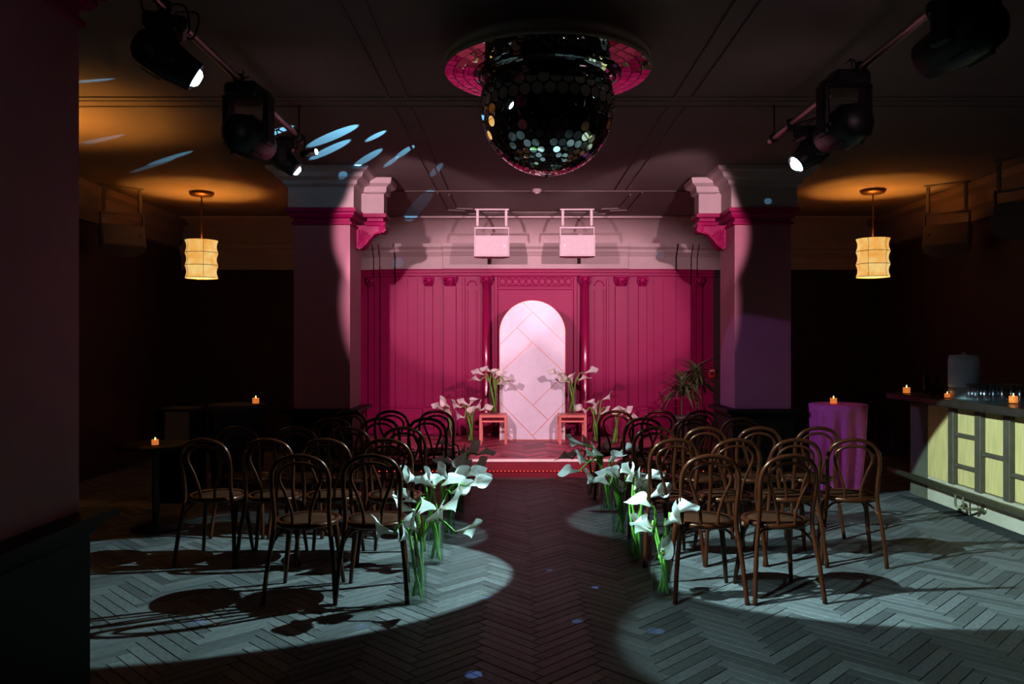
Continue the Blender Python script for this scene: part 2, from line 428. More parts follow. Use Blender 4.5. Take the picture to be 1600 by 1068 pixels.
def capital(x, y, wd, z0, z1):
    """carved capital: bell, abacus, two volutes, leaf rows"""
    h = z1 - z0
    s = MB().lathe([(wd*0.42, z0), (wd*0.46, z0+h*0.1), (wd*0.42, z0+h*0.15), (wd*0.44, z0+h*0.55), (wd*0.62, z0+h*0.86)], 16, Matrix.Translation((x, y, 0)))
    s.bevbox(x-wd*0.68, x+wd*0.68, y-wd*0.62, y+wd*0.4, z0+h*0.86, z1, 0.006)
    for sg in (-1, 1):
        s.tube([(x+sg*wd*0.55+math.cos(q)*0.02*(1-q/14), y-wd*0.5, z0+h*0.68+math.sin(q)*0.02*(1-q/14)) for q in [i*0.5 for i in range(26)]], 0.007, 5)
    for k in range(7):
        q = R(180 + k*30)
        px, py = x+math.cos(q)*wd*0.46, y+math.sin(q)*wd*0.46
        s.tube([(px, py, z0+h*0.12), (px+math.cos(q)*0.01, py+math.sin(q)*0.01, z0+h*0.38), (px+math.cos(q)*0.03, py+math.sin(q)*0.03, z0+h*0.46), (px+math.cos(q)*0.035, py+math.sin(q)*0.035, z0+h*0.40)], [0.014, 0.014, 0.010, 0.004], 5)
    return s.build('capital', M_CRIM, wb)
def slab(x0, x1, z0, z1, p0, p1, name, b=0.006): return MB().bevbox(x0, x1, YB-p1, YB+0.23, z0, z1, b).build(name, M_CRIM, wb)
for sg in (-1, 1):
    X = AX + sg*0.745                                   # engaged round columns beside the arch
    MB().lathe([(0.085, 0.50), (0.085, 0.53), (0.075, 0.545), (0.08, 0.56), (0.064, 0.58), (0.066, 1.2), (0.058, 2.46)], 24, Matrix.Translation((X, YB-0.10, 0))).build('engaged_column', M_CRIMG, wb)
    slab(X-0.10, X+0.10, 0.2, 0.50, 0, 0.20, 'column_pedestal')
    capital(X, YB-0.10, 0.13, 2.455, 2.61)
    for off, wd, p, cw in ((1.30, 0.19, 0.04, 0.17), (1.63, 0.13, -0.02, 0.12), (2.53, 0.09, -0.16, 0.10)):
        X = AX + sg*off
        slab(X-wd/2, X+wd/2, 0.62, 2.46, 0, p, 'pilaster'); slab(X-wd/2-0.02, X+wd/2+0.02, 0.2, 0.62, 0, p+0.02, 'pilaster_base')
        capital(X, YB-p+0.02, cw, 2.455, 2.60)
    X = AX + sg*0.965                                   # narrow arched panel frame
    for dx in (-0.07, 0.07): slab(X+dx-0.012, X+dx+0.012, 0.7, 2.40, 0, 0.02, 'panel_moulding', 0.004)
    MB().tube([(X+0.07*math.cos(R(a)), YB-0.008, 2.46+0.075*math.sin(R(a))) for a in range(0, 181, 15)], 0.012, 6).build('panel_arch_moulding', M_CRIM, wb)
    slab(AX+sg*1.09-0.02, AX+sg*1.09+0.02, 0.62, 2.58, 0, 0.03, 'panel_moulding')
    slab(min(AX+sg*0.82, AX+sg*1.15), max(AX+sg*0.82, AX+sg*1.15), 0.60, 0.64, 0, 0.03, 'dado_rail')
    slab(min(AX+sg*1.42, AX+sg*2.12), max(AX+sg*1.42, AX+sg*2.12), 0.60, 0.64, 0, -0.03, 'dado_rail')
    slab(min(AX+sg*2.14, AX+sg*2.36), max(AX+sg*2.14, AX+sg*2.36), 0.60, 0.64, 0, -0.09, 'dado_rail')
    for off in (1.80, 1.95): slab(AX+sg*off-0.006, AX+sg*off+0.006, 0.64, 2.58, 0, -0.038, 'panel_bead', 0.002)
# centre panel frame with guilloche frieze
for sg in (-1, 1): slab(AX+sg*0.60-0.025, AX+sg*0.60+0.025, 0.45, 2.60, 0, 0.05, 'panel_frame')
slab(AX-0.58, AX+0.58, 2.40, 2.43, 0, 0.04, 'panel_frame'); slab(AX-0.56, AX+0.56, 2.585, 2.60, 0, 0.035, 'frieze_frame'); slab(AX-0.56, AX+0.56, 2.455, 2.47, 0, 0.035, 'frieze_frame')
for i in range(11):
    X = AX - 0.50 + i*0.10
    MB().tube([(X+0.045*math.cos(R(a)), YB-0.01, 2.528+0.045*math.sin(R(a))) for a in range(0, 360, 24)], 0.009, 5, closed=True).build('guilloche_ring', M_CRIM, wb)
    if i < 10: MB().lathe([(0.018, 0), (0.012, 0.012), (0.0, 0.016)], 8, Matrix.Translation((X+0.05, YB, 2.528)) @ Matrix.Rotation(R(90), 4, 'X')).build('guilloche_boss', M_CRIM, wb)

# ------------------------------------------------------------------ pillars
def pillar(x0, y0, lab, inner, console):
    W = 0.61; x1, y1 = x0+W, y0+W
    t = thing('pillar', lab, 'pillar', (x0+W/2, y0+W/2, 0))
    def B(mb, nm, m):
        o = mb.build(nm, m, t); o.location = (-x0-W/2, -y0-W/2, 0); return o
    B(MB().sqlathe(x0, x1, y0, y1, [(0.04, 0.0), (0.04, 0.12), (0.03, 0.14), (0.03, 0.76), (0.05, 0.78), (0.06, 0.81), (0.11, 0.83), (0.11, 0.865), (0.0, 0.868)]), 'pedestal', M_BLACKW)
    B(MB().sqlathe(x0, x1, y0, y1, [(0.0, 0.86), (0.0, 2.885)]), 'shaft', M_PILL)
    B(MB().sqlathe(x0, x1, y0, y1, [(0.0, 2.86), (0.02, 2.87), (0.02, 2.89), (0.0, 2.90), (0.0, 2.93), (0.03, 2.94), (0.05, 2.97), (0.05, 2.99), (0.075, 3.0), (0.075, 3.04)]), 'necking', M_CRIM)
    B(MB().sqlathe(x0, x1, y0, y1, [(0.05, 3.04), (0.05, 3.26), (0.06, 3.27)]), 'frieze_block', M_CREAM)
    B(MB().sqlathe(x0, x1, y0, y1, [(0.05, 3.27), (0.09, 3.29), (0.10, 3.33), (0.16, 3.355), (0.18, 3.40), (0.23, 3.42), (0.24, ZC-0.001), (0, ZC-0.001)]), 'cornice', M_CREAM)
    if console:
        s = inner; xi = x1 if s > 0 else x0
        bx0, bx1 = sorted((xi + s*0.12, xi + s*0.30)); yy0, yy1 = y0+0.36, y0+0.56
        c = B(MB().sqlathe(bx0, bx1, yy0, yy1, [(0.0, 2.90), (0.02, 2.91), (0.03, 2.94), (0.0, 2.96), (0.0, 2.99), (0.04, 3.0), (0.04, 3.04)]), 'console_necking', M_CRIM)
        B(MB().sqlathe(bx0, bx1, yy0, yy1, [(0.01, 3.04), (0.01, 3.26)]), 'console_block', M_CREAM)
        B(MB().sqlathe(bx0, bx1, yy0, yy1, [(0.0, 3.26), (0.04, 3.28), (0.05, 3.34), (0.10, 3.37), (0.11, 3.43), (0.02, ZC-0.001)]), 'console_cornice', M_CREAM)
        B(MB().box(min(xi, xi+s*0.2), max(xi, xi+s*0.2), yy0+0.02, yy1-0.02, 3.02, 3.40), 'console_arm', M_CREAM)
        poly = [(xi-s*0.0, 2.66), (xi+s*0.03, 2.64), (xi+s*0.07, 2.66), (xi+s*0.11, 2.70), (xi+s*0.17, 2.80), (xi+s*0.24, 2.84), (xi+s*0.30, 2.83), (xi+s*0.33, 2.86), (xi+s*0.32, 2.91), (xi, 2.91)]
        B(MB().prism(poly, yy0, yy1), 'console_scroll', M_CRIM)
        sc = MB()
        for (cx, cz, rr) in ((xi+s*0.055, 2.70, 0.05), (xi+s*0.285, 2.872, 0.038)):
            sc.tube([(cx+s*math.cos(q)*rr*(1-q/16), yy0-0.004, cz+math.sin(q)*rr*(1-q/16)) for q in [i*0.4 for i in range(36)]], 0.009, 5)
        for k in range(6):
            q = R(20 + k*14); sc.tube([(xi+s*0.03, yy0-0.004, 2.72), (xi+s*(0.03+0.15*math.cos(q)), yy0-0.008, 2.72+0.14*math.sin(q))], [0.006, 0.010], 5)
        sc.tube(smooth_path([(xi+s*0.09, yy0-0.004, 2.68), (xi+s*0.15, yy0-0.006, 2.76), (xi+s*0.21, yy0-0.006, 2.815), (xi+s*0.28, yy0-0.004, 2.83)], 4), 0.010, 5)
        B(sc, 'console_carving', M_CRIM)
    return t
pillar(-2.41, 8.64, 'square mauve pillar with cream capital left of the stage', 1, True)
pillar(2.375, 8.64, 'square pillar with cream capital right of stage, violet light on it', -1, True)
pillar(-2.41, 2.67, 'very dark pillar filling the left edge of the picture', 1, False)

# ------------------------------------------------------------------ stage
SZ = 0.205; SX0, SX1, SY = -2.35, 2.95, 9.42
stg = thing('stage_platform', 'low stage with parquet top, crimson riser and red rope light', 'stage', (AX, SY, 0))
def SB(mb, nm, m):
    o = mb.build(nm, m, stg); o.location = (-AX, -SY, 0); return o
SB(MB().box(SX0, SX1, SY+0.02, YB-0.02, 0, SZ-0.012), 'stage_body', M_SUB)
SB(MB().bevbox(SX0, SX1, SY-0.015, SY+0.06, SZ-0.028, SZ+0.002, 0.006), 'nosing', M_NOSE)
SB(MB().box(SX0, SX1, SY, SY+0.03, 0.085, SZ-0.028), 'riser', M_RISER)
SB(MB().bevbox(SX0, SX1, SY-0.03, SY+0.03, 0.062, 0.085, 0.006), 'rope_light_channel', M_RISER)
SB(MB().box(SX0, SX1, SY-0.05, SY+0.03, 0.0, 0.058), 'plinth', M_RISER)
rl = MB()
for i in range(118):
    x = SX0+0.02 + i*(SX1-SX0-0.04)/117
    rl.lathe([(0.006, 0), (0.005, 0.007), (0, 0.010)], 5, Matrix.Translation((x, SY-0.031, 0.072)) @ Matrix.Rotation(R(90), 4, 'X'))
tag(SB(rl, 'rope_light_bulbs', M_LED), kind='stuff')
sp = MB()
for m_ in range(-16, 17):
    for k in range(-120, 240):
        for kind in (0, 1):
            if kind == 0: ux, uy, ang = (k + 2*n6*m_)*Wd, k*Wd, 45
            else: ux, uy, ang = (k + 1 + 2*n6*m_)*Wd, (k + 1)*Wd, 135
            cx, cy = (ux + L/2, uy + Wd/2) if kind == 0 else (ux - Wd/2, uy + L/2)
            X, Y = rot(cx, cy); X += OX; Y += OY
            if not (SX0+0.18 < X < SX1-0.18 and SY+0.19 < Y < YB-0.2): continue
            bx, by = rot(ux, uy)
            M = Matrix.Translation((bx+OX, by+OY, SZ + random.uniform(-0.001, 0.0005))) @ Matrix.Rotation(R(ang), 4, 'Z')
            sp.box(0.002, L-0.002, 0.002, Wd-0.002, -0.01, 0.0, M)
tag(SB(sp, 'stage_planks', M_STAGE), kind='stuff')
SB(MB().box(SX0, SX1, SY+0.03, SY+0.24, SZ-0.012, SZ-0.001), 'edge_board', M_STAGE)

# ------------------------------------------------------------------ arch backdrop
AXC, AY = 0.236, 11.36
arch = thing('arch_backdrop', 'tall pale round-topped arch panel with copper lines on stage', 'backdrop', (AXC, AY, SZ))
hw, hh = 0.462, 1.985
u = 0.9240/360.0
def Pz(zx, zy): return ((zx-326)*u, (945-zy)*u)
poly0 = [(-hw, 0.012), (hw, 0.012)] + [(hw*math.cos(R(a)), hh-hw + hw*math.sin(R(a))) for a in range(0, 181, 5)]
out = [(-hw-0.008, 0.0), (hw+0.008, 0.0)] + [((hw+0.008)*math.cos(R(a)), hh-hw + (hw+0.008)*math.sin(R(a))) for a in range(0, 181, 5)]
MB().prism(out, 0.0, 0.03).build('copper_backing', M_COPPER, arch)
def clip(poly, p, q, side, gap=0.0045):
    d = (q[0]-p[0], q[1]-p[1]); ln = math.hypot(*d); nrm = (-d[1]/ln*side, d[0]/ln*side)
    f = lambda a: (a[0]-p[0])*nrm[0] + (a[1]-p[1])*nrm[1] - gap
    res = []
    for i, a in enumerate(poly):
        b = poly[(i+1) % len(poly)]; fa, fb = f(a), f(b)
        if fa >= 0: res.append(a)
        if fa*fb < 0:
            t = fa/(fa-fb); res.append((a[0]+(b[0]-a[0])*t, a[1]+(b[1]-a[1])*t))
    return res
def split(poly, l):
    p, q = Pz(*l[0]), Pz(*l[1]); return clip(poly, p, q, 1), clip(poly, p, q, -1)
Ln = dict(A=((285,192),(505,408)), B=((326,235),(150,410)), C=((240,320),(505,570)), D=((326,403),(150,570)), E=((150,580),(410,830)),
          F=((505,580),(330,750)), G=((505,738),(330,918)), H=((150,740),(350,945)), I=((146,868),(222,945)))
pieces = []
def centroid_z(p): return sum(a[1] for a in p)/len(p)
def centroid_x(p): return sum(a[0] for a in p)/len(p)
def cut_off(poly, key, pick):
    a, b = split(poly, Ln[key]); 
    off, rest = (a, b) if pick(a, b) else (b, a)
    return off, rest
hi = lambda a, b: centroid_z(a) > centroid_z(b)
lo = lambda a, b: centroid_z(a) < centroid_z(b)
r_ = poly0
for key, pk in (('A', hi), ('B', hi), ('C', hi), ('D', hi)):
    o_, r_ = cut_off(r_, key, pk); pieces.append(o_)
o_, r_ = cut_off(r_, 'H', lo); c_, o2 = cut_off(o_, 'I', lo); pieces += [c_, o2]
for key, pk in (('G', lo), ('E', lo), ('F', lo)):
    o_, r_ = cut_off(r_, key, pk); pieces.append(o_)
pieces.append(r_)
for p in pieces:
    if len(p) > 2: MB().prism(p, -0.008, 0.004).build('arch_board', M_ARCH, arch)
for sg in (-1, 1):
    MB().bevbox(sg*0.25-0.02, sg*0.25+0.02, 0.03, 0.07, 0, 1.3, 0.004).box(sg*0.25-0.02, sg*0.25+0.02, 0.03, 0.40, 0, 0.03).build('rear_stand', M_COPPER, arch)

# ------------------------------------------------------------------ stools
def stool(x, y, lab):
    t = thing('stool', lab, 'stool', (x, y, SZ))
    h = 0.40; a = 0.19
    MB().bevbox(-a, a, -a, a, h-0.035, h, 0.004).build('seat', M_STOOL, t)
    for sx in (-1, 1):
        for sy in (-1, 1):
            MB().bevbox(sx*(a-0.018)-0.018, sx*(a-0.018)+0.018, sy*(a-0.018)-0.018, sy*(a-0.018)+0.018, 0, h-0.035, 0.003).build('leg', M_STOOL, t)
    for sy in (-1, 1): MB().bevbox(-a+0.036, a-0.036, sy*(a-0.018)-0.010, sy*(a-0.018)+0.010, h-0.10, h-0.075, 0.003).build('stretcher', M_STOOL, t)
    for sx in (-1, 1): MB().bevbox(sx*(a-0.018)-0.010, sx*(a-0.018)+0.010, -a+0.036, a-0.036, h-0.10, h-0.075, 0.003).build('stretcher', M_STOOL, t)
stool(-0.31, 11.05, 'salmon wooden stool left of the arch panel')
stool(0.777, 11.05, 'salmon wooden stool right of the arch panel')

# ------------------------------------------------------------------ vases with calla lilies
VR, VH = 0.06, 0.42
vase_me = MB().lathe([(0.0, 0.0), (VR-0.004, 0.0), (VR, 0.006), (VR, VH-0.002), (VR-0.002, VH), (VR-0.004, VH-0.002), (VR-0.004, 0.022), (0.0, 0.018)], 28).mesh('vase', M_GLASS)
water_me = MB().lathe([(VR-0.005, 0.022), (VR-0.005, 0.26), (0.0, 0.26)], 24, cap0=False).mesh('water', M_WATER)
def bloom_mesh(i):
    rnd = random.Random(100+i); nu, nv = 9, 20
    Lb, Rm = rnd.uniform(0.14, 0.165), rnd.uniform(0.042, 0.052)
    vs = []; fs = []
    for a in range(nu+1):
        t = a/nu
        for k in range(nv+1):
            v = 2*math.pi*k/nv                       # v=0: the overlap seam, v=pi: the pointed tip
            lip = 0.62 + 0.38*(0.5-0.5*math.cos(v)) + (0.20*max(0, -math.cos(v))**8)
            z = Lb*t*lip
            r = 0.007 + 0.013*t**0.8 + (Rm-0.02)*t**2.6
            curl = t**6*0.010*(1+0.5*math.sin(3*v+i))
            r += curl
            z -= t**8*0.012*(1-abs(math.cos(v/2+math.pi/2))**3)
            ov = 0.003*(k/nv)*t
            vs.append((math.cos(v)*(r+ov), math.sin(v)*(r*0.92+ov), z + 0.004*math.sin(2*v+i)*t))
    for a in range(nu):
        for k in range(nv):
            b = a*(nv+1)+k; fs.append([b, b+1, b+nv+2, b+nv+1])
    return MB().add(vs, fs, True).mesh('bloom', M_PETAL)
blooms = [bloom_mesh(i) for i in range(5)]
spadix_me = MB().lathe([(0.004, 0.015), (0.006, 0.03), (0.005, 0.065), (0.0, 0.072)], 8).mesh('spadix', M_SPADIX)
# (x, depth, stands on z, label, [bloom positions in the photograph])
NTH = ['first', 'second', 'third', 'fourth', 'fifth', 'sixth', 'seventh', 'eighth']
VASES = [
 (-0.597, 4.82, 0, 'glass vase of lilies left of the aisle, nearest the camera',
  [(588,822),(740,826),(624,831),(641,813),(668,788),(690,800),(712,784)]),
 (-0.575, 5.67, 0, 'glass vase of lilies left of the aisle, second from camera',
  [(636,742),(684,744),(630,775),(624,790),(727,760),(752,752),(712,746),(660,748)]),
 (-0.55, 6.45, 0, 'glass vase of lilies left of the aisle, third from camera',
  [(722,738),(744,736),(752,748),(668,742),(690,735)]),
 (-0.53, 7.30, 0, 'glass vase of lilies left of the aisle, fourth from camera',
  [(692,716),(718,722),(730,728),(764,704),(754,722),(702,735),(740,700)]),
 (-0.52, 8.15, 0, 'glass vase of lilies left of the aisle, beside the stage step',
  [(690,690),(722,700),(742,694),(700,706)]),
 (0.90, 4.90, 0, 'glass vase of lilies right of the aisle, nearest the camera',
  [(994,778),(1000,812),(992,818),(1056,803),(1072,790),(1042,856)]),
 (0.86, 5.72, 0, 'glass vase of lilies right of the aisle, second from camera',
  [(1023,740),(1003,746),(1034,766),(1010,758),(984,738),(975,730)]),
 (0.84, 6.47, 0, 'glass vase of lilies right of the aisle, third from camera',
  [(917,744),(936,748),(968,758),(944,736),(958,732),(1000,742)]),
 (0.845, 7.40, 0, 'glass vase of lilies right of the aisle, fourth from camera',
  [(894,689),(886,735),(904,714),(916,704),(926,702),(986,698),(964,710)]),
 (0.79, 8.15, 0, 'glass vase of lilies right of the aisle, beside the stage step',
  [(878,712),(896,706),(948,694),(912,690)]),
 (-0.31, 11.05, SZ+0.40, 'glass vase of lilies on the stool left of the arch',
  [(738,590),(744,580),(757,575),(773,579),(781,583),(800,590),(790,594)]),
 (0.777, 11.05, SZ+0.40, 'glass vase of lilies on the stool right of the arch',
  [(862,580),(874,588),(893,587),(926,578),(880,591),(916,588)]),
 (-0.63, 11.02, SZ, 'tall glass vase of lilies on stage floor beside the left stool',
  [(709,631),(722,627),(740,624),(751,632),(762,636),(714,648),(736,640)]),
 (-0.86, 10.70, SZ, 'glass vase of lilies on stage floor, leftmost on the stage',
  [(682,634),(693,628),(698,640)]),
 (1.11, 11.02, SZ, 'tall glass vase of lilies on stage floor beside the right stool',
  [(905,637),(922,626),(953,618),(950,641),(966,642),(930,634)]),
 (1.34, 10.75, SZ, 'glass vase of lilies on stage floor, rightmost on the stage',
  [(974,638),(982,641),(994,650),(962,642)]),
]
for vi, (vx, vy, vz, lab, tips) in enumerate(VASES):
    t = thing('vase', lab, 'vase', (vx, vy, vz))
    link('glass_cylinder', vase_me, t); link('water', water_me, t)
    where = lab.replace('glass vase of lilies', 'vase').replace('tall ', '').replace(' of the aisle', ' of aisle').replace('the camera', 'camera').replace(' from camera', '').replace(' beside the stage step', ' by stage').replace('stage floor, leftmost on the stage', 'stage, leftmost').replace('stage floor, rightmost on the stage', 'stage, rightmost').replace('stage floor beside the', 'stage beside')
    ranks = sorted(range(len(tips)), key=lambda i: tips[i][0])
    for li, (tx, ty) in enumerate(tips):
        rnd = random.Random(vi*40+li)
        dd = vy + rnd.uniform(-0.16, 0.03)
        tip = at(tx, ty, dd) - Vector((vx, vy, vz))
        az = math.atan2(tip.y, tip.x)
        base = Vector((math.cos(az+2.6)*0.035, math.sin(az+2.6)*0.035, 0.03))
        mid = Vector((math.cos(az+1.2)*0.03, math.sin(az+1.2)*0.03, 0.22))
        rim = Vector((math.cos(az)*0.046, math.sin(az)*0.046, VH*0.97))
        out_d = Vector((tip.x, tip.y, 0)); reach = max(out_d.length, 1e-4); out_d /= reach
        # direction the flower faces: outwards, drooping where the stem is long
        face = (Vector((out_d.x, out_d.y*0.45, 0))*min(1.0, reach/0.12) + Vector((0, 0, 0.55 - 1.6*max(0, reach-0.18) + 1.2*max(0, tip.z-VH-0.28) - 1.5*max(0, VH+0.08-tip.z)))).normalized()
        start = tip - face*0.115
        k1 = rim.lerp(start, 0.45) + Vector((0, 0, 0.05 + 0.10*reach))
        if reach < 0.1: k1 = rim.lerp(start, 0.5)
        lily = thing('calla_lily', 'white calla lily %s in %s' % (('leftmost' if ranks.index(li) == 0 else 'rightmost' if ranks.index(li) == len(tips)-1 else NTH[ranks.index(li)] + ' from left'), where), 'flower', (vx, vy, vz), 0, 'lilies in the ' + where)
        path = smooth_path([base, mid, rim, k1, start, start + face*0.012], 6)
        MB().tube(path, [0.0078]*(len(path)-7) + [0.0072, 0.007, 0.007, 0.007, 0.0075, 0.008, 0.008], 7).build('stem', M_STEM, lily)
        Mb = Matrix.Translation(start) @ aim_matrix(face) @ Matrix.Rotation(rnd.uniform(0, 6.28), 4, 'Z')
        b = link('bloom', blooms[(vi+li) % 5], lily, M=Mb)
        link('spadix', spadix_me, b)

# ------------------------------------------------------------------ bentwood chairs
def make_chair():
    t = thing('bentwood_chair', 'x', 'chair')
    MB().lathe([(0.172, 0.440), (0.196, 0.438), (0.206, 0.446), (0.208, 0.458), (0.203, 0.470), (0.186, 0.476), (0.172, 0.470)], 32, cap0=False, cap1=False).build('seat_ring', M_CHAIR, t)
    MB().lathe([(0.178, 0.452), (0.178, 0.467), (0.10, 0.461), (0.0, 0.459)], 28).build('cane_seat', M_CANE, t)
    half = [(-0.215, -0.245, 0.0), (-0.195, -0.205, 0.24), (-0.168, -0.172, 0.45), (-0.165, -0.19, 0.58), (-0.172, -0.215, 0.70), (-0.165, -0.235, 0.79), (-0.125, -0.252, 0.855), (-0.06, -0.262, 0.885)]
    pts = half + [(0, -0.264, 0.893)] + [(-x, y, z) for x, y, z in half[::-1]]
    MB().tube(smooth_path(pts, 4), 0.0145, 9).build('back_hoop', M_CHAIR, t)
    half = [(-0.052, -0.186, 0.445), (-0.056, -0.192, 0.54), (-0.088, -0.207, 0.65), (-0.122, -0.224, 0.74), (-0.112, -0.238, 0.80), (-0.06, -0.248, 0.838)]
    pts = half + [(0, -0.250, 0.848)] + [(-x, y, z) for x, y, z in half[::-1]]
    MB().tube(smooth_path(pts, 4), 0.0105, 8).build('inner_hoop', M_CHAIR, t)
    for sx in (-1, 1):
        MB().tube([(sx*0.142, 0.138, 0.447), (sx*0.150, 0.148, 0.36), (sx*0.172, 0.176, 0.16), (sx*0.19, 0.20, 0.0)], [0.019, 0.019, 0.016, 0.012], 9).build('leg', M_CHAIR, t)
        MB().tube(smooth_path([(sx*0.190, -0.195, 0.27), (sx*0.172, -0.150, 0.36), (sx*0.125, -0.118, 0.415), (sx*0.06, -0.150, 0.437)], 4), 0.0085, 6).build('brace', M_CHAIR, t)
        MB().tube(smooth_path([(sx*0.155, 0.158, 0.29), (sx*0.13, 0.148, 0.37), (sx*0.09, 0.150, 0.42), (sx*0.03, 0.165, 0.437)], 4), 0.0085, 6).build('brace', M_CHAIR, t)
    return t
ROWS = [(4.77, 'first row', [-1.31, -0.88], [1.18, 1.63]),
        (5.58, 'second row', [-2.18, -1.76, -1.34, -0.89], [1.10, 1.54, 1.98, 2.43]),
        (6.39, 'third row', [-2.23, -1.78, -1.335, -0.90], [1.11, 1.53, 1.97, 2.42]),
        (7.20, 'fourth row', [-1.67, -1.23, -0.79], [1.15, 1.60, 2.05]),
        (8.00, 'fifth row', [-1.68, -1.24, -0.80], [1.02, 1.44, 1.86])]
ORD = ['first', 'second', 'third', 'fourth']
proto = None
for d, rn, ls, rs in ROWS:
    for side, xs in (('left', ls[::-1]), ('right', rs)):
        for i, x in enumerate(xs):
            lab = 'brown bentwood chair %s of the aisle, %s from camera, %s from the aisle' % (side, rn, ORD[i])
            rz = R(random.uniform(-4, 4)) + (R(-12) if (side == 'right' and x > 2.4 and d < 6) else 0)
            loc = (x, d + 0.245, 0)
            if proto is None:
                proto = make_chair(); proto.location = loc; proto.rotation_euler = (0, 0, rz); proto['label'] = lab; proto['group'] = 'bentwood chairs in rows'
            else: copy_tree(proto, loc, rz, lab, 'bentwood chairs in rows')

# ------------------------------------------------------------------ mirror ball
BC, BR = Vector((0.195, 4.95, 3.03)), 0.42
ball = thing('disco_ball', 'huge mirror ball with wide mirrored brim hanging from the ceiling', 'disco ball', BC)
MB().lathe([(0.0, -BR+0.006)] + [((BR-0.006)*math.cos(R(a)), (BR-0.006)*math.sin(R(a))) for a in range(-88, 27, 6)], 48, cap1=False).build('core', M_BALL, ball)
MB().lathe([(0.37, 0.16), (0.40, 0.175), (0.43, 0.190), (0.452, 0.198), (0.47, 0.200)], 48, cap0=False, cap1=False).build('flare', M_BALL, ball)
MB().lathe([(0.44, 0.2005), (0.638, 0.2165), (0.642, 0.220), (0.642, 0.235), (0.632, 0.24), (0.632, 0.265), (0.640, 0.27), (0.640, 0.30), (0.55, 0.32), (0.1, 0.33)], 56, cap0=False).build('brim', M_RIM, ball)
MB().lathe([(0.09, 0.32), (0.10, 0.36), (0.13, 0.40), (0.13, 0.43)], 24).build('ceiling_mount', M_RIM, ball)
discs = []; phi = 17.0; row = 0
while phi > -84:
    dia = 2*math.pi*BR*math.cos(R(phi))/36
    for k in range(36):
        q = 2*math.pi*(k + 0.5*(row % 2))/36
        discs.append((phi, q, dia))
    phi -= math.degrees(dia*0.93/BR); row += 1
def disc_mesh(dia): 
    r = dia*0.475
    return MB().lathe([(r*0.96, 0.0), (r, 0.002), (r*0.97, 0.004)], 14, smooth=False).mesh('mirror_disc', M_MIRROR)
vd = Vector((0, 0, EYE)) - BC; vd.normalize()
def nrm(phi, q): return Vector((math.cos(R(phi))*math.cos(q), math.cos(R(phi))*math.sin(q), math.sin(R(phi))))
order = sorted(discs, key=lambda c: -(c[2]*max(0.0, nrm(c[0], c[1]).dot(vd)) ))
front = set(order[:300]); cache = {}; rest = MB()
for c in discs:
    nn = nrm(c[0], c[1]); jit = Vector((random.gauss(0, 1), random.gauss(0, 1), random.gauss(0, 1)))*0.022
    M = Matrix.Translation(nn*(BR-0.007)) @ aim_matrix((nn + jit).normalized())
    if c in front:
        if c[2] not in cache: cache[c[2]] = disc_mesh(c[2])
        link('mirror_disc', cache[c[2]], ball, M=M)
    else:
        r = c[2]*0.475; rest.lathe([(r*0.96, 0.0), (r, 0.002), (r*0.97, 0.004)], 8, M, smooth=False)
tag(rest.build('small_mirror_discs', M_MIRROR, ball), kind='stuff')
def tiles(r0, z0, r1, z1, N, off):
    nn = Vector((-(z1-z0), 0, (r1-r0))).normalized()
    if nn.z > 0: nn = -nn
    for k in range(N):
        q0, q1 = 2*math.pi*(k+off+0.03)/N, 2*math.pi*(k+off+0.97)/N
        qa = (q0+q1)/2; jz = random.uniform(-0.0009, 0.0009); jr = random.uniform(-0.0009, 0.0009)
        vs = []
        for (r, z, q, e) in ((r0+0.003, z0, q0, -jz+jr), (r1-0.003, z1, q0, jz+jr), (r1-0.003, z1, q1, jz-jr), (r0+0.003, z0, q1, -jz-jr)):
            vs.append(Vector((r*math.cos(q), r*math.sin(q), z)) + Vector((nn.x*math.cos(q), nn.x*math.sin(q), nn.z))*(0.003+e))
        bk = [v - Vector((nn.x*math.cos(qa), nn.x*math.sin(qa), nn.z))*0.004 for v in vs]
        MB().add(vs + bk, [[0, 1, 2, 3], [7, 6, 5, 4], [0, 4, 5, 1], [1, 5, 6, 2], [2, 6, 7, 3], [3, 7, 4, 0]]).build('mirror_tile', M_MIRROR, ball)
tiles(0.460, 0.199, 0.520, 0.204, 40, 0.0); tiles(0.520, 0.204, 0.580, 0.209, 44, 0.5); tiles(0.580, 0.209, 0.636, 0.2135, 48, 0.0)
tiles(0.375, 0.161, 0.402, 0.176, 48, 0.0); tiles(0.402, 0.176, 0.430, 0.199, 48, 0.5); tiles(0.430, 0.190, 0.456, 0.197, 48, 0.0)
MB().lathe([(0.012, 0), (0.012, 0.012), (0.005, 0.02), (0, 0.024)], 10, Matrix.Translation((0, 0, -BR+0.002)) @ Matrix.Rotation(R(180), 4, 'X')).build('bottom_finial', M_MIRROR, ball)

# added spot lamps on the ball stand in for light off its mirror facets
def glint(target, size, power=1.0, c=(0.16, 0.58, 1.0)):
    tg = Vector(target); d = (tg - BC).normalized(); p = BC + d*(BR+0.03)
    spot('added_glint_lamp', p, tg, BALL_POW*power, c, size, 0.15, 0.004, ball)
def ceil(px, py): 
    d = (ZC-EYE)*FPX/(HZ-py); return ((px-VX)*d/FPX, d, ZC)
def flr(px, py):
    d = EYE*FPX/(py-HZ); return ((px-VX)*d/FPX, d, 0)
for (px, py, s, p) in ((525, 210, 3.4, 4), (519, 232, 2.4, 5), (588, 212, 1.8, 4), (577, 245, 2.0, 4), (632, 237, 1.6, 3), (612, 252, 1.2, 3), (682, 265, 1.4, 1.2), (655, 320, 2.2, 1.0), (424, 208, 2.2, 6),
                       (150, 220, 1.2, 2.2), (268, 246, 1.1, 4), (240, 258, 1.0, 2), (145, 126, 1.0, 1.6)):
    glint(ceil(px, py), s, p*1.0)
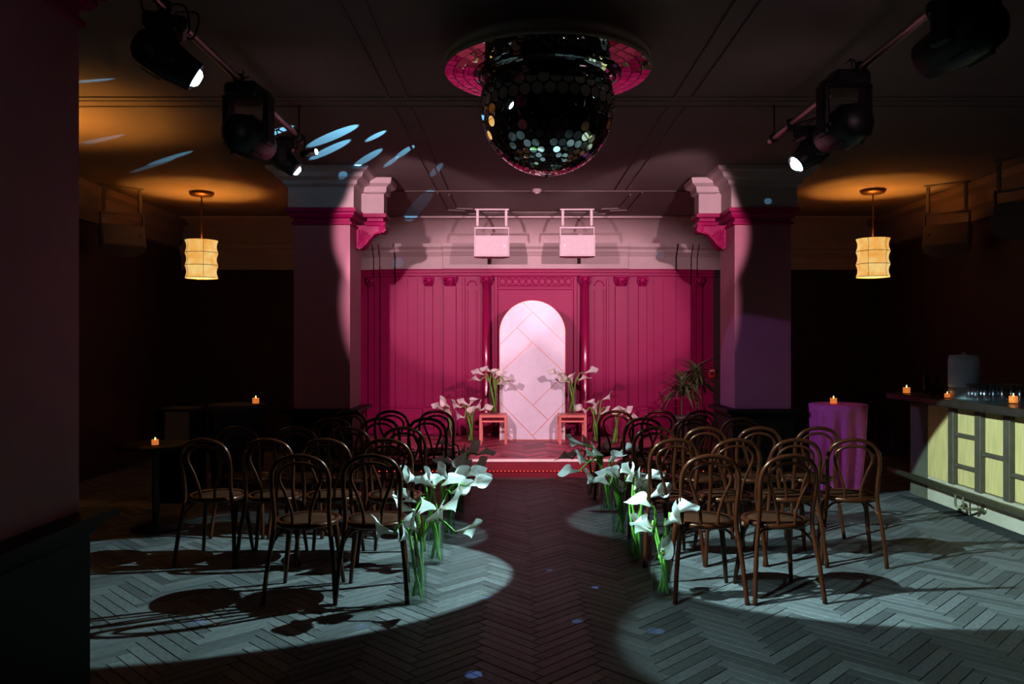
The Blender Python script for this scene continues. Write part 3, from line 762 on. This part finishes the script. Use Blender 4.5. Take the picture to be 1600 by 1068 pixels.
for (px, py, s) in ((858, 890, 0.9), (930, 917, 1.1), (902, 970, 1.4), (760, 932, 1.3), (740, 1053, 1.7), (310, 972, 1.6), (565, 978, 1.6), (1025, 985, 2.0)):
    glint(flr(px, py), s, 0.16, (0.16, 0.36, 1.0))
glint(at(1195, 312, 8.5), 0.8, 0.12); glint(at(540, 272, 8.4), 1.3, 0.2); glint(at(625, 408, 11.95), 1.3, 0.12); glint(at(1030, 395, 11.95), 0.9, 0.12)

# ------------------------------------------------------------------ lighting pipes and moving heads
def pipe(x, lab, gr):
    t = thing('lighting_pipe', lab, 'pipe', (x, 4.0, 3.2))
    MB().tube([(0, -3.6, 0), (0, 2.42, 0)], 0.024, 12).build('tube', M_PIPE, t)
    for y in (-3.3, -0.6, 2.32):
        MB().tube([(0, y, 0.03), (0, y, ZC-3.2+0.01)], 0.007, 8).build('hanger_rod', M_BLACK, t)
        MB().tube([(0.03*math.cos(R(a)), y, 0.03*math.sin(R(a))) for a in range(0, 360, 30)], 0.007, 6, closed=True).build('hanger_ring', M_BLACK, t)
    for y in (1.25, 1.36, -0.4): MB().lathe([(0.0255, -0.012), (0.0255, 0.012)], 12, Matrix.Translation((0, y, 0)) @ Matrix.Rotation(R(90), 4, 'X')).build('tape_band', M_BLACK, t)
    return t
pipe(-1.72, 'long steel lighting pipe hung under the ceiling left of the mirror ball', 'pipes')
pipe(2.05, 'long steel lighting pipe hung under the ceiling right of the mirror ball', 'pipes')
def moving_head(x, y, target, lab, power, color, size, lens, blend=0.05, scale=1.0, extra=(), hz=-0.24, pipe_dx=0.0):
    root = thing('moving_head_light', lab, 'stage light', (x, y, 3.2), 0, 'stage lights on the pipes')
    S = scale
    piv = Vector((0, 0, hz)); d = (Vector(target) - (Vector((x, y, 3.2)) + piv)).normalized()
    yaw = math.atan2(d.y, d.x); Ry = Matrix.Rotation(yaw, 4, 'Z')
    MB().bevbox(-0.10*S, 0.10*S, -0.085*S, 0.085*S, -0.13, -0.045, 0.018, Ry).build('base', M_BLACK, root)
    MB().box(min(0, pipe_dx)-0.02, max(0, pipe_dx)+0.02, -0.03, 0.03, -0.05, -0.02).box(pipe_dx-0.02, pipe_dx+0.02, -0.03, 0.03, -0.03, 0.03).tube([(pipe_dx, 0.0, -0.03), (pipe_dx, 0.0, 0.03)], 0.034, 10).build('clamp', M_BLACK, root)
    for sg in (-1, 1):
        MB().bevbox(-0.045*S, 0.045*S, sg*0.105*S-0.02, sg*0.105*S+0.02, hz-0.05, -0.10, 0.012, Ry).build('yoke_arm', M_BLACK, root)
    MB().bevbox(-0.05*S, 0.05*S, -0.12*S, 0.12*S, -0.135, -0.105, 0.010, Ry).build('yoke_bridge', M_BLACK, root)
    Mh = Matrix.Translation(piv) @ aim_matrix(d)
    h = MB().lathe([(0.0, -0.15*S), (0.05*S, -0.148*S), (0.085*S, -0.12*S), (0.10*S, -0.06*S), (0.10*S, 0.03*S), (0.085*S, 0.09*S), (0.078*S, 0.16*S), (0.070*S, 0.165*S), (0.062*S, 0.15*S)], 20, cap1=False)
    hd = h.build('head', M_BLACK, root, M=Mh)
    MB().lathe([(0.062*S, 0.150*S), (0.046*S, 0.160*S), (0.042*S, 0.174*S), (0.028*S, 0.186*S), (0.0, 0.190*S)], 20).build('lens', lens, hd)
    for k in range(6):
        q = R(k*60); MB().bevbox(0.095*S, 0.108*S, -0.012, 0.012, -0.07*S, 0.03*S, 0.003, Matrix.Rotation(q, 4, 'Z')).build('cooling_fin', M_BLACK, hd)
    wp = Vector((x, y, 3.2)) + piv
    spot('beam', wp + d*(0.235*S), target, power, color, size, blend, 0.025, root)
    for (tg2, pw2, cl2, sz2) in extra:  # second spot added at the same lens for another pool of light
        spot('beam', wp + d*(0.235*S), tg2, pw2, cl2, sz2, blend, 0.02, root)
    rnd = random.Random(int(x*100+y*37))
    for k in range(3):
        a = rnd.uniform(0, 6.28); rr = rnd.uniform(0.09, 0.15)
        p = smooth_path([(0, 0.09*(k-1), 0.02), (math.cos(a)*rr, math.sin(a)*rr+0.03, 0.01), (math.cos(a+0.5)*rr*1.1, math.sin(a+0.5)*rr, -0.10), (math.cos(a+1.0)*0.08, math.sin(a+1)*0.08, -0.09)], 6)
        MB().tube(p, 0.0055, 6).build('cable', M_CABLE, root)
    return root
# left pipe
moving_head(-1.72, 2.2, (2.0, 4.55, 0), 'stage light on left pipe before the dark pillar, beyond the picture edge', DIM_POW, COOL_COL, 28, M_LENS, 0.2)
moving_head(-1.72, 3.90, (3.05, 5.95, 0), 'stage light with glowing white lens on left pipe', COOL_POW, COOL_COL, 32.4, M_LENS)
moving_head(-1.66, 4.94, (-0.70, 12.1, 2.70), 'big black stage light hanging mid-way on the left pipe', STAGE_POW*0.68, STAGE_COL, 29, M_LENSSTAGE, 0.3, 1.25, hz=-0.36, pipe_dx=-0.06,
            extra=(((0.30, 11.4, 1.4), STAGE_POW*0.8, STAGE_COL, 45),))
moving_head(-1.82, 6.22, (1.75, 7.2, 0), 'small stage light at the far end of left pipe', DIM_POW, COOL_COL, 27, M_LENS, 0.15, 0.85, hz=-0.19, pipe_dx=0.10,
            extra=(((2.72, 8.6, 0.95), UV_POW, UV_COL, 20),))
# right pipe
moving_head(2.05, 3.65, (-1.1, 11.4, 1.3), 'big black stage light at top right, nearest on the right pipe', STAGE_POW*0.25, STAGE_COL, 20, M_LENSSTAGE, 0.3, 1.25)
moving_head(1.95, 4.73, (1.40, 12.1, 2.70), 'big black stage light hanging mid-way on the right pipe', STAGE_POW*0.68, STAGE_COL, 29, M_LENSSTAGE, 0.3, 1.25, hz=-0.36, pipe_dx=0.10,
            extra=(((0.30, 11.4, 1.4), STAGE_POW*0.8, STAGE_COL, 45),))
moving_head(2.20, 5.92, (-1.55, 5.3, 0), 'stage light with bright lens at the far end of right pipe', COOL_POW*0.66, COOL_COL, 31.5, M_LENS, 0.06, hz=-0.21, pipe_dx=-0.15,
            extra=(((-1.3, 6.6, 0), DIM_POW*0.8, COOL_COL, 22),))
# pin spot pointing at the ball
ps = thing('pin_spot', 'slim pin spot with glowing tip under the left pipe', 'stage light', (-1.66, 6.25, 3.2))
MB().tube([(0, 0, 0), (0, 0, -0.14)], 0.008, 8).build('stem', M_BLACK, ps)
MB().tube([(-0.02, 0, -0.15), (0.10, -0.03, -0.135)], 0.028, 14).build('barrel', M_BLACK, ps)
MB().lathe([(0.024, 0), (0.02, 0.006), (0, 0.008)], 14, Matrix.Translation((0.10, -0.03, -0.135)) @ aim_matrix((0.12, -0.03, 0.015))).build('lens', M_LENS, ps)

# ------------------------------------------------------------------ loudspeakers
def speaker(x, y, z, rz, tilt, lab, m, sg=1):
    t = thing('loudspeaker', lab, 'loudspeaker', (x, y, z), rz, 'loudspeakers hung from the ceiling')
    Rx = Matrix.Rotation(R(tilt), 4, 'X')
    body = MB(); w2, h2 = 0.245, 0.145
    vs = [Vector(p) for p in ((-w2, 0, -h2), (w2, 0, -h2), (w2, 0, h2), (-w2, 0, h2), (-w2, 0.16, -h2), (w2, 0.16, -h2), (w2, 0.16, h2), (-w2, 0.16, h2),
          (-w2*0.62, 0.28, -h2), (w2*0.62, 0.28, -h2), (w2*0.62, 0.28, h2), (-w2*0.62, 0.28, h2))]
    body.add([Rx @ v for v in vs], [[0, 1, 2, 3], [1, 5, 6, 2], [4, 0, 3, 7], [3, 2, 6, 7], [1, 0, 4, 5], [5, 9, 10, 6], [8, 4, 7, 11], [9, 8, 11, 10], [7, 6, 10, 11], [5, 4, 8, 9]])
    b = body.build('cabinet', m, t)
    MB().bevbox(-w2+0.012, w2-0.012, -0.012, 0.0, -h2+0.012, h2-0.012, 0.004, Rx).build('grille', m, b)
    MB().box(sg*w2*0.72-0.012, sg*w2*0.72+0.012, -0.015, -0.011, -0.018, 0.018, Rx).build('badge', M_WHITE if m is M_SPK else M_BLACK, b)
    top = ZC - z
    for s in (-1, 1):
        MB().bevbox(s*0.20-0.018, s*0.20+0.018, 0.05, 0.085, h2+0.14, top, 0.003).build('strut', m, t)
        MB().box(s*0.235-0.006, s*0.235+0.006, 0.04, 0.10, h2-0.10, h2+0.12).build('yoke', m, t)
        MB().tube([(s*0.20, 0.067, h2+0.15), (s*0.20, 0.067, h2+0.10)], 0.006, 6).build('rod', m, t)
    MB().bevbox(-0.245, 0.245, 0.05, 0.085, h2+0.10, h2+0.125, 0.003).build('crossbar', m, t)
    MB().bevbox(-0.24, 0.24, 0.04, 0.095, top-0.02, top, 0.003).build('ceiling_plate', m, t)
speaker(-0.335, 11.05, 2.935, 0, 0, 'pale boxy loudspeaker hung above the stage, left of centre', M_SPK, 1)
speaker(0.855, 11.05, 2.940, 0, 0, 'pale boxy loudspeaker hung above the stage, right of centre', M_SPK, -1)
speaker(-4.68, 9.5, 2.87, R(40), -22, 'dim tilted loudspeaker hung by the left wall', M_SPKD, 1)
speaker(5.02, 9.3, 2.85, R(-40), -22, 'dim tilted loudspeaker hung by the right wall', M_SPKD, -1)
speaker(5.05, 8.0, 2.88, R(-50), -22, 'dim loudspeaker at right edge, hung before the other', M_SPKD, -1)

# ------------------------------------------------------------------ pendant lamps
def pendant(x, y, lab, power=1.0, lz=-0.79):
    t = thing('pendant_lamp', lab, 'pendant lamp', (x, y, ZC), 0, 'paper pendant lamps')
    MB().lathe([(0.03, -0.06), (0.13, -0.045), (0.15, -0.02), (0.15, -0.001)], 28).build('canopy', M_BRONZE, t)
    MB().tube([(0, 0, -0.04), (0, 0, -0.95)], 0.010, 8).build('rod', M_BRONZE, t)
    z0, z1 = -1.07, -0.60
    prof = []
    for b in range(3):
        for k in range(8):
            u_ = k/8; zz = z0 + (z1-z0)*(b+u_)/3
            prof.append((0.196 - 0.020*math.sin(math.pi*u_), zz))
    prof.append((0.196, z1))
    sh = MB().lathe(prof, 36, cap0=False, cap1=False).build('paper_shade', M_SHADE, t)
    for zz in (z0, z0+(z1-z0)/3, z0+2*(z1-z0)/3, z1):
        MB().tube([(0.197*math.cos(R(a)), 0.197*math.sin(R(a)), zz) for a in range(0, 360, 10)], 0.0035, 5, closed=True).build('wire_ring', M_BRONZE, sh)
    for a in (-62, 20, 140, 230):
        MB().tube([(r*1.008*math.cos(R(a)), r*1.008*math.sin(R(a)), z) for r, z in prof], 0.0025, 5).build('seam', M_BRONZE, sh)
    MB().lathe([(0.178, z0+0.008), (0.178, z0+0.014), (0, z0+0.014)], 28).build('diffuser', M_DIFF, t)
    MB().lathe([(0.0, -1.0), (0.03, -0.99), (0.035, -0.96), (0.02, -0.92), (0.014, -0.89)], 12).build('bulb', M_WHITE, t)
    point('glow', (0, 0.03, lz), PEND_POW*power, (1.0, 0.42, 0.07), 0.03, t)
pendant((315-VX)*9.9/FPX, 9.9, 'glowing ribbed paper pendant lamp left of the stage')
pendant((1364-VX)*9.75/FPX, 9.75, 'glowing ribbed paper pendant lamp right of the stage')
pendant(-3.95, 6.6, 'paper pendant lamp hidden behind the dark foreground pillar at left', 0.9, -0.71)

# ------------------------------------------------------------------ candles
def votive(loc, lab, s=1.0):
    t = thing('votive_candle', lab, 'candle', loc, 0, 'votive candles')
    MB().lathe([(0.0, 0.002), (0.034*s, 0.0), (0.038*s, 0.004), (0.040*s, 0.080*s), (0.037*s, 0.080*s), (0.035*s, 0.010), (0.0, 0.008)], 18).build('glass_cup', M_VOTIVE, t)
    MB().lathe([(0.034*s, 0.010), (0.034*s, 0.066*s), (0.0, 0.058*s)], 16).build('wax', M_WAX, t)
    MB().lathe([(0.0, 0.058*s), (0.007*s, 0.066*s), (0.005*s, 0.075*s), (0.0, 0.092*s)], 8).build('flame', M_FLAME, t)

# ------------------------------------------------------------------ cocktail tables
def cloth_table(x, y, lab, m, h=0.93, r=0.315, amp=0.035):
    t = thing('cocktail_table', lab, 'table', (x, y, 0))
    nv = 96; vs = []; rows = [(0.0, h), (r*0.6, h), (r*0.94, h), (r, h-0.008)]
    prof = rows + [(None, h-0.008-(h-0.02)*k/14) for k in range(1, 15)]
    for (rr, z) in prof:
        for k in range(nv):
            q = 2*math.pi*k/nv
            if rr is None:
                f = (h-0.008-z)/(h-0.02)
                base = r*(1 - 0.30*min(1, f*1.1)**0.8) 
                rr2 = base + amp*min(1, f*2.2)*(math.sin(11*q+0.7*math.sin(3*q)) + 0.4*math.sin(5*q+1))
            else: rr2 = rr
            vs.append((rr2*math.cos(q), rr2*math.sin(q), z))
    fs = [[i*nv+k, i*nv+(k+1) % nv, (i+1)*nv+(k+1) % nv, (i+1)*nv+k][::-1] for i in range(len(prof)-1) for k in range(nv)]
    MB().add(vs, fs, True).build('tablecloth', m, t)
    MB().lathe([(0.20, 0.0), (0.20, 0.015), (0.03, 0.03), (0.03, h-0.03), (r-0.01, h-0.025), (r-0.01, h-0.004)], 24).build('pedestal_table', M_BLACK, t)
cloth_table(3.46, 8.55, 'tall round table under a purple cloth right of the pillar', M_CLOTH, 0.93, 0.30, 0.05)
votive((3.36, 8.42, 0.931), 'lit votive candle on the purple clothed table')
cloth_table(-2.98, 8.5, 'tall round table under dark cloth left of the stage pillar', mat('dark_tablecloth', (0.02, 0.012, 0.02), 0.8, vary=0.1), 0.93, 0.30)
votive((-2.76, 8.45, 0.931), 'lit votive candle on dark table left of the stage pillar')
def low_table(x, y, lab, h=0.72):
    t = thing('round_table', lab, 'table', (x, y, 0))
    MB().lathe([(0.30, h-0.03), (0.32, h-0.022), (0.32, h-0.006), (0.31, h), (0.0, h)], 32).build('tabletop', M_BLACKW, t)
    MB().lathe([(0.20, 0.0), (0.20, 0.02), (0.04, 0.05), (0.03, 0.1), (0.03, h-0.05), (0.10, h-0.028)], 20).build('pedestal', M_BLACK, t)
low_table(-3.05, 6.75, 'low dark glossy round table at the left')
votive((-2.99, 6.60, 0.721), 'lit votive candle on low glossy table at far left', 0.8)
cb = thing('side_cabinet', 'dim tan-fronted side cabinet in the dark at left', 'cabinet', (-3.33, 8.0, 0))
MB().bevbox(-0.20, 0.14, -0.18, 0.22, 0.0, 0.93, 0.01).build('body', M_BLACKW, cb)
MB().bevbox(-0.115, 0.125, -0.196, -0.18, 0.56, 0.90, 0.005).build('front_panel', M_TAN, cb)
MB().bevbox(-0.115, 0.125, -0.196, -0.18, 0.08, 0.52, 0.005).build('front_panel', M_BLACKW, cb)

# ------------------------------------------------------------------ bar
BX, BT = 4.17, 1.06
bar = thing('bar_counter', 'pale panelled bar front with dark framing and brass foot rail', 'bar', (BX+0.3, 6.0, 0))
def BB(mb, nm, m, par=None):
    o = mb.build(nm, m, par or bar)
    if par is None: o.location = (-BX-0.3, -6.0, 0)
    return o
BB(MB().box(BX+0.02, BX+0.60, 2.6, 8.38, 0.0, BT-0.07), 'carcass', M_BLACKW)
BB(MB().bevbox(BX-0.025, BX+0.03, 2.6, 8.02, 0.0, 0.24, 0.008), 'plinth', mat('pale_plinth', (0.58, 0.43, 0.30), 0.6, vary=0.15, vscale=5))
stiles = [7.56, 7.12, 6.70, 6.26, 5.80, 5.34, 4.88, 4.42, 3.96, 3.5]
for y in stiles: BB(MB().bevbox(BX-0.045, BX+0.03, y-0.045, y+0.045, 0.24, BT-0.07, 0.004), 'stile', M_BARF)
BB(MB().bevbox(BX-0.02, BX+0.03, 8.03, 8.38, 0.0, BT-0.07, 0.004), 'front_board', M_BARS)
BB(MB().bevbox(BX-0.02, BX+0.03, 7.61, 8.02, 0.24, BT-0.07, 0.004), 'front_board', M_BARW)
railz = [(0.716, 0.426), (0.59,), (0.47,), (0.72, 0.45), (0.6,), (0.47,), (0.7, 0.45), (0.6,), (0.5,)]
for i in range(len(stiles)-1):
    y1, y0 = stiles[i]-0.045, stiles[i+1]+0.045
    zs = [0.24] + sorted(railz[i]) + [BT-0.07]
    for z0, z1 in zip(zs, zs[1:]):
        BB(MB().bevbox(BX-0.002, BX+0.03, y0+0.004, y1-0.004, z0+0.01, z1-0.01, 0.004), 'front_board', M_BARW)
    for z in railz[i]: BB(MB().bevbox(BX-0.035, BX+0.03, y0, y1, z-0.018, z+0.018, 0.004), 'rail', M_BARF)
fr = BB(MB().tube([(3.95, 2.6, 0.245), (3.95, 8.42, 0.245)], 0.031, 16), 'foot_rail', M_BRASS)
for y in (7.05, 5.6, 4.2):
    BB(MB().tube(smooth_path([(3.95, y+0.10, 0.235), (3.95, y+0.10, 0.12), (3.99, y+0.07, 0.10), (4.06, y+0.03, 0.10), (4.145, y, 0.10)], 5), 0.011, 8)
       .tube(smooth_path([(3.95, y-0.02, 0.235), (3.95, y-0.02, 0.14), (3.98, y-0.01, 0.11), (4.06, y, 0.10)], 5), 0.009, 8)
       .lathe([(0.045, 0), (0.045, 0.008), (0.02, 0.014)], 16, Matrix.Translation((4.145, y, 0.10)) @ Matrix.Rotation(R(-90), 4, 'Y')), 'rail_bracket', M_BRASS, fr)
bt = MB().bevbox(3.92, 4.85, 2.5, 8.44, BT-0.07, BT, 0.012).build('bar_worktop', M_BARTOP)
tag(bt, 'long dark wooden bar top carrying glasses and candles', 'counter top')
# drinks dispenser
dsp = thing('drink_dispenser', 'large clear drink dispenser jar on pale base, on the bar', 'dispenser', (4.18, 7.43, BT))
MB().lathe([(0.0, 0.0), (0.128, 0.0), (0.13, 0.005), (0.13, 0.10), (0.12, 0.105), (0, 0.105)], 32).build('base', M_STONE, dsp)
MB().lathe([(0.0, 0.106), (0.125, 0.106), (0.132, 0.115), (0.132, 0.36), (0.122, 0.385), (0.118, 0.385), (0.127, 0.355), (0.127, 0.12), (0, 0.115)], 32).build('jar', M_DISP, dsp)
MB().lathe([(0.126, 0.117), (0.126, 0.30), (0, 0.30)], 28, cap0=False).build('water', M_WATER, dsp)
MB().lathe([(0.122, 0.386), (0.125, 0.392), (0.12, 0.402), (0.02, 0.41), (0.018, 0.43), (0, 0.432)], 28).build('lid', M_DISP, dsp)
# tumblers
tum_me = MB().lathe([(0.0, 0.0), (0.028, 0.0), (0.030, 0.004), (0.035, 0.15), (0.033, 0.15), (0.028, 0.016), (0.0, 0.014)], 16).mesh('tumbler', M_TUMB)
amb_me = MB().lathe([(0.0, 0.0), (0.032, 0.0), (0.035, 0.006), (0.038, 0.10), (0.035, 0.10), (0.032, 0.012), (0.0, 0.010)], 16).mesh('amber_tumbler', M_AMBER)
for r_i in range(3):
    for k in range(6):
        o = link('tumbler', tum_me, None, (4.06 + k*0.078 + 0.02*r_i, 7.02 + r_i*0.085, BT))
        tag(o, 'clear tumbler right of the dispenser, %s row, %s from left' % (('front', 'middle', 'back')[r_i], NTH[k]), 'glass', 'clear tumblers on the bar')
for k, (x, y) in enumerate(((4.04, 7.72), (4.10, 7.80), (4.15, 7.72), (4.10, 7.62))):
    tag(link('amber_tumbler', amb_me, None, (x, y, BT)), ('small amber glass on the bar, leftmost of four', 'small amber glass on the bar, rear of four', 'small amber glass on the bar, rightmost of four', 'small amber glass on the bar, front of four')[k], 'glass', 'amber glasses on the bar')
def bottle(x, y, lab, m, s=1.0):
    t = thing('bottle', lab, 'bottle', (x, y, BT))
    MB().lathe([(0.0, 0.0), (0.034*s, 0.0), (0.037*s, 0.006), (0.037*s, 0.15*s), (0.030*s, 0.18*s), (0.014*s, 0.21*s), (0.013*s, 0.26*s)], 18).build('body', m, t)
    MB().lathe([(0.016*s, 0.255*s), (0.016*s, 0.275*s), (0.0, 0.277*s)], 12).build('cap', M_BLACK, t)
bottle(4.14, 7.55, 'slim dark bottle close to the left side of dispenser', mat('dark_bottle', (0.01, 0.02, 0.02), 0.06, vary=0.02), 0.75)
bottle(4.20, 8.15, 'dark bottle at the far end of the bar', MATS['dark_bottle'], 0.9)
bottle(4.28, 8.10, 'dark bottle at far end of bar, right of its neighbour', MATS['dark_bottle'], 0.8)
votive((3.99, 8.13, BT), 'lit votive candle at the far end of the bar')
votive((4.02, 7.42, BT), 'lit votive candle against the dispenser base on the bar', 0.7)
votive((4.20, 6.72, BT), 'amber lit votive candle at the right edge of the bar')

# ------------------------------------------------------------------ plants and small wall items
leaf = MB(); nL = 8
vs = []
for i in range(nL+1):
    t_ = i/nL; wdt = 0.025*math.sin(math.pi*min(1, 0.15+0.85*t_))**0.7*(1-0.25*t_) + 0.0008
    y = 0.34*t_; z = 0.10*t_ - 0.26*t_**2.6
    vs += [(-wdt, y, z+0.006), (0, y, z), (wdt, y, z+0.006)]
leaf.add(vs, [[i*3+k, i*3+k+1, i*3+k+4, i*3+k+3] for i in range(nL) for k in (0, 1)], True)
leaf_me = leaf.mesh('leaf', M_LEAF)
def dracaena(x, y, ztop, lab, n_, sc, seed, stem_x=0.0):
    rnd = random.Random(seed)
    t = thing('potted_dracaena', lab, 'plant', (x, y, SZ))
    ph = 0.42
    MB().lathe([(0.0, 0.0), (0.09, 0.0), (0.10, 0.02), (0.135, ph-0.04), (0.145, ph-0.03), (0.145, ph), (0.125, ph), (0.12, ph-0.05)], 24, cap1=False).build('pot', M_POT, t)
    MB().lathe([(0.121, ph-0.05), (0.06, ph-0.04), (0, ph-0.04)], 18, cap0=False).build('soil', M_SOIL, t)
    crown = ztop - SZ
    MB().tube(smooth_path([(0, 0, ph-0.05), (stem_x*0.5, 0.0, (ph+crown)/2), (stem_x, 0, crown)], 5), 0.016, 8).build('stem', M_BRONZE, t)
    for k in range(n_):
        az = rnd.uniform(0, 6.28); el = rnd.uniform(-15, 78)
        M = Matrix.Translation((stem_x, 0, crown - rnd.uniform(0, 0.16))) @ Matrix.Rotation(az, 4, 'Z') @ Matrix.Rotation(R(el), 4, 'X') @ Matrix.Scale(sc*rnd.uniform(0.7, 1.1), 4)
        link('leaf', leaf_me, t, M=M)
dracaena(2.20, 10.55, 1.02, 'spiky dracaena with thin trunk on the right of the stage', 66, 1.0, 3, 0.0)
dracaena(2.44, 10.75, 1.12, 'bushy dark dracaena nearest the right pillar', 84, 1.1, 5, 0.0)
al = thing('fire_alarm_box', 'small red fire alarm box on wall behind right pillar', 'alarm', (3.02, YB+0.19, 1.06))
MB().bevbox(-0.05, 0.05, -0.05, 0.0, 0.0, 0.13, 0.008).build('case', M_RED, al)
MB().bevbox(-0.03, 0.03, -0.06, -0.05, 0.055, 0.085, 0.003).build('pull_bar', M_BLACK, al)
MB().bevbox(-0.035, 0.035, -0.056, -0.05, 0.095, 0.115, 0.002).build('label_strip', M_WHITE, al)
sd = thing('smoke_detector', 'small round detector on the ceiling before the stage', 'detector', ((839-VX)*9.72/FPX, 9.72, ZC))
MB().lathe([(0.0, -0.045), (0.04, -0.043), (0.055, -0.03), (0.06, -0.001)], 20).build('housing', M_CREAM, sd)
MB().lathe([(0.02, -0.052), (0.025, -0.044)], 14).build('sensor_cap', M_WHITE, sd)
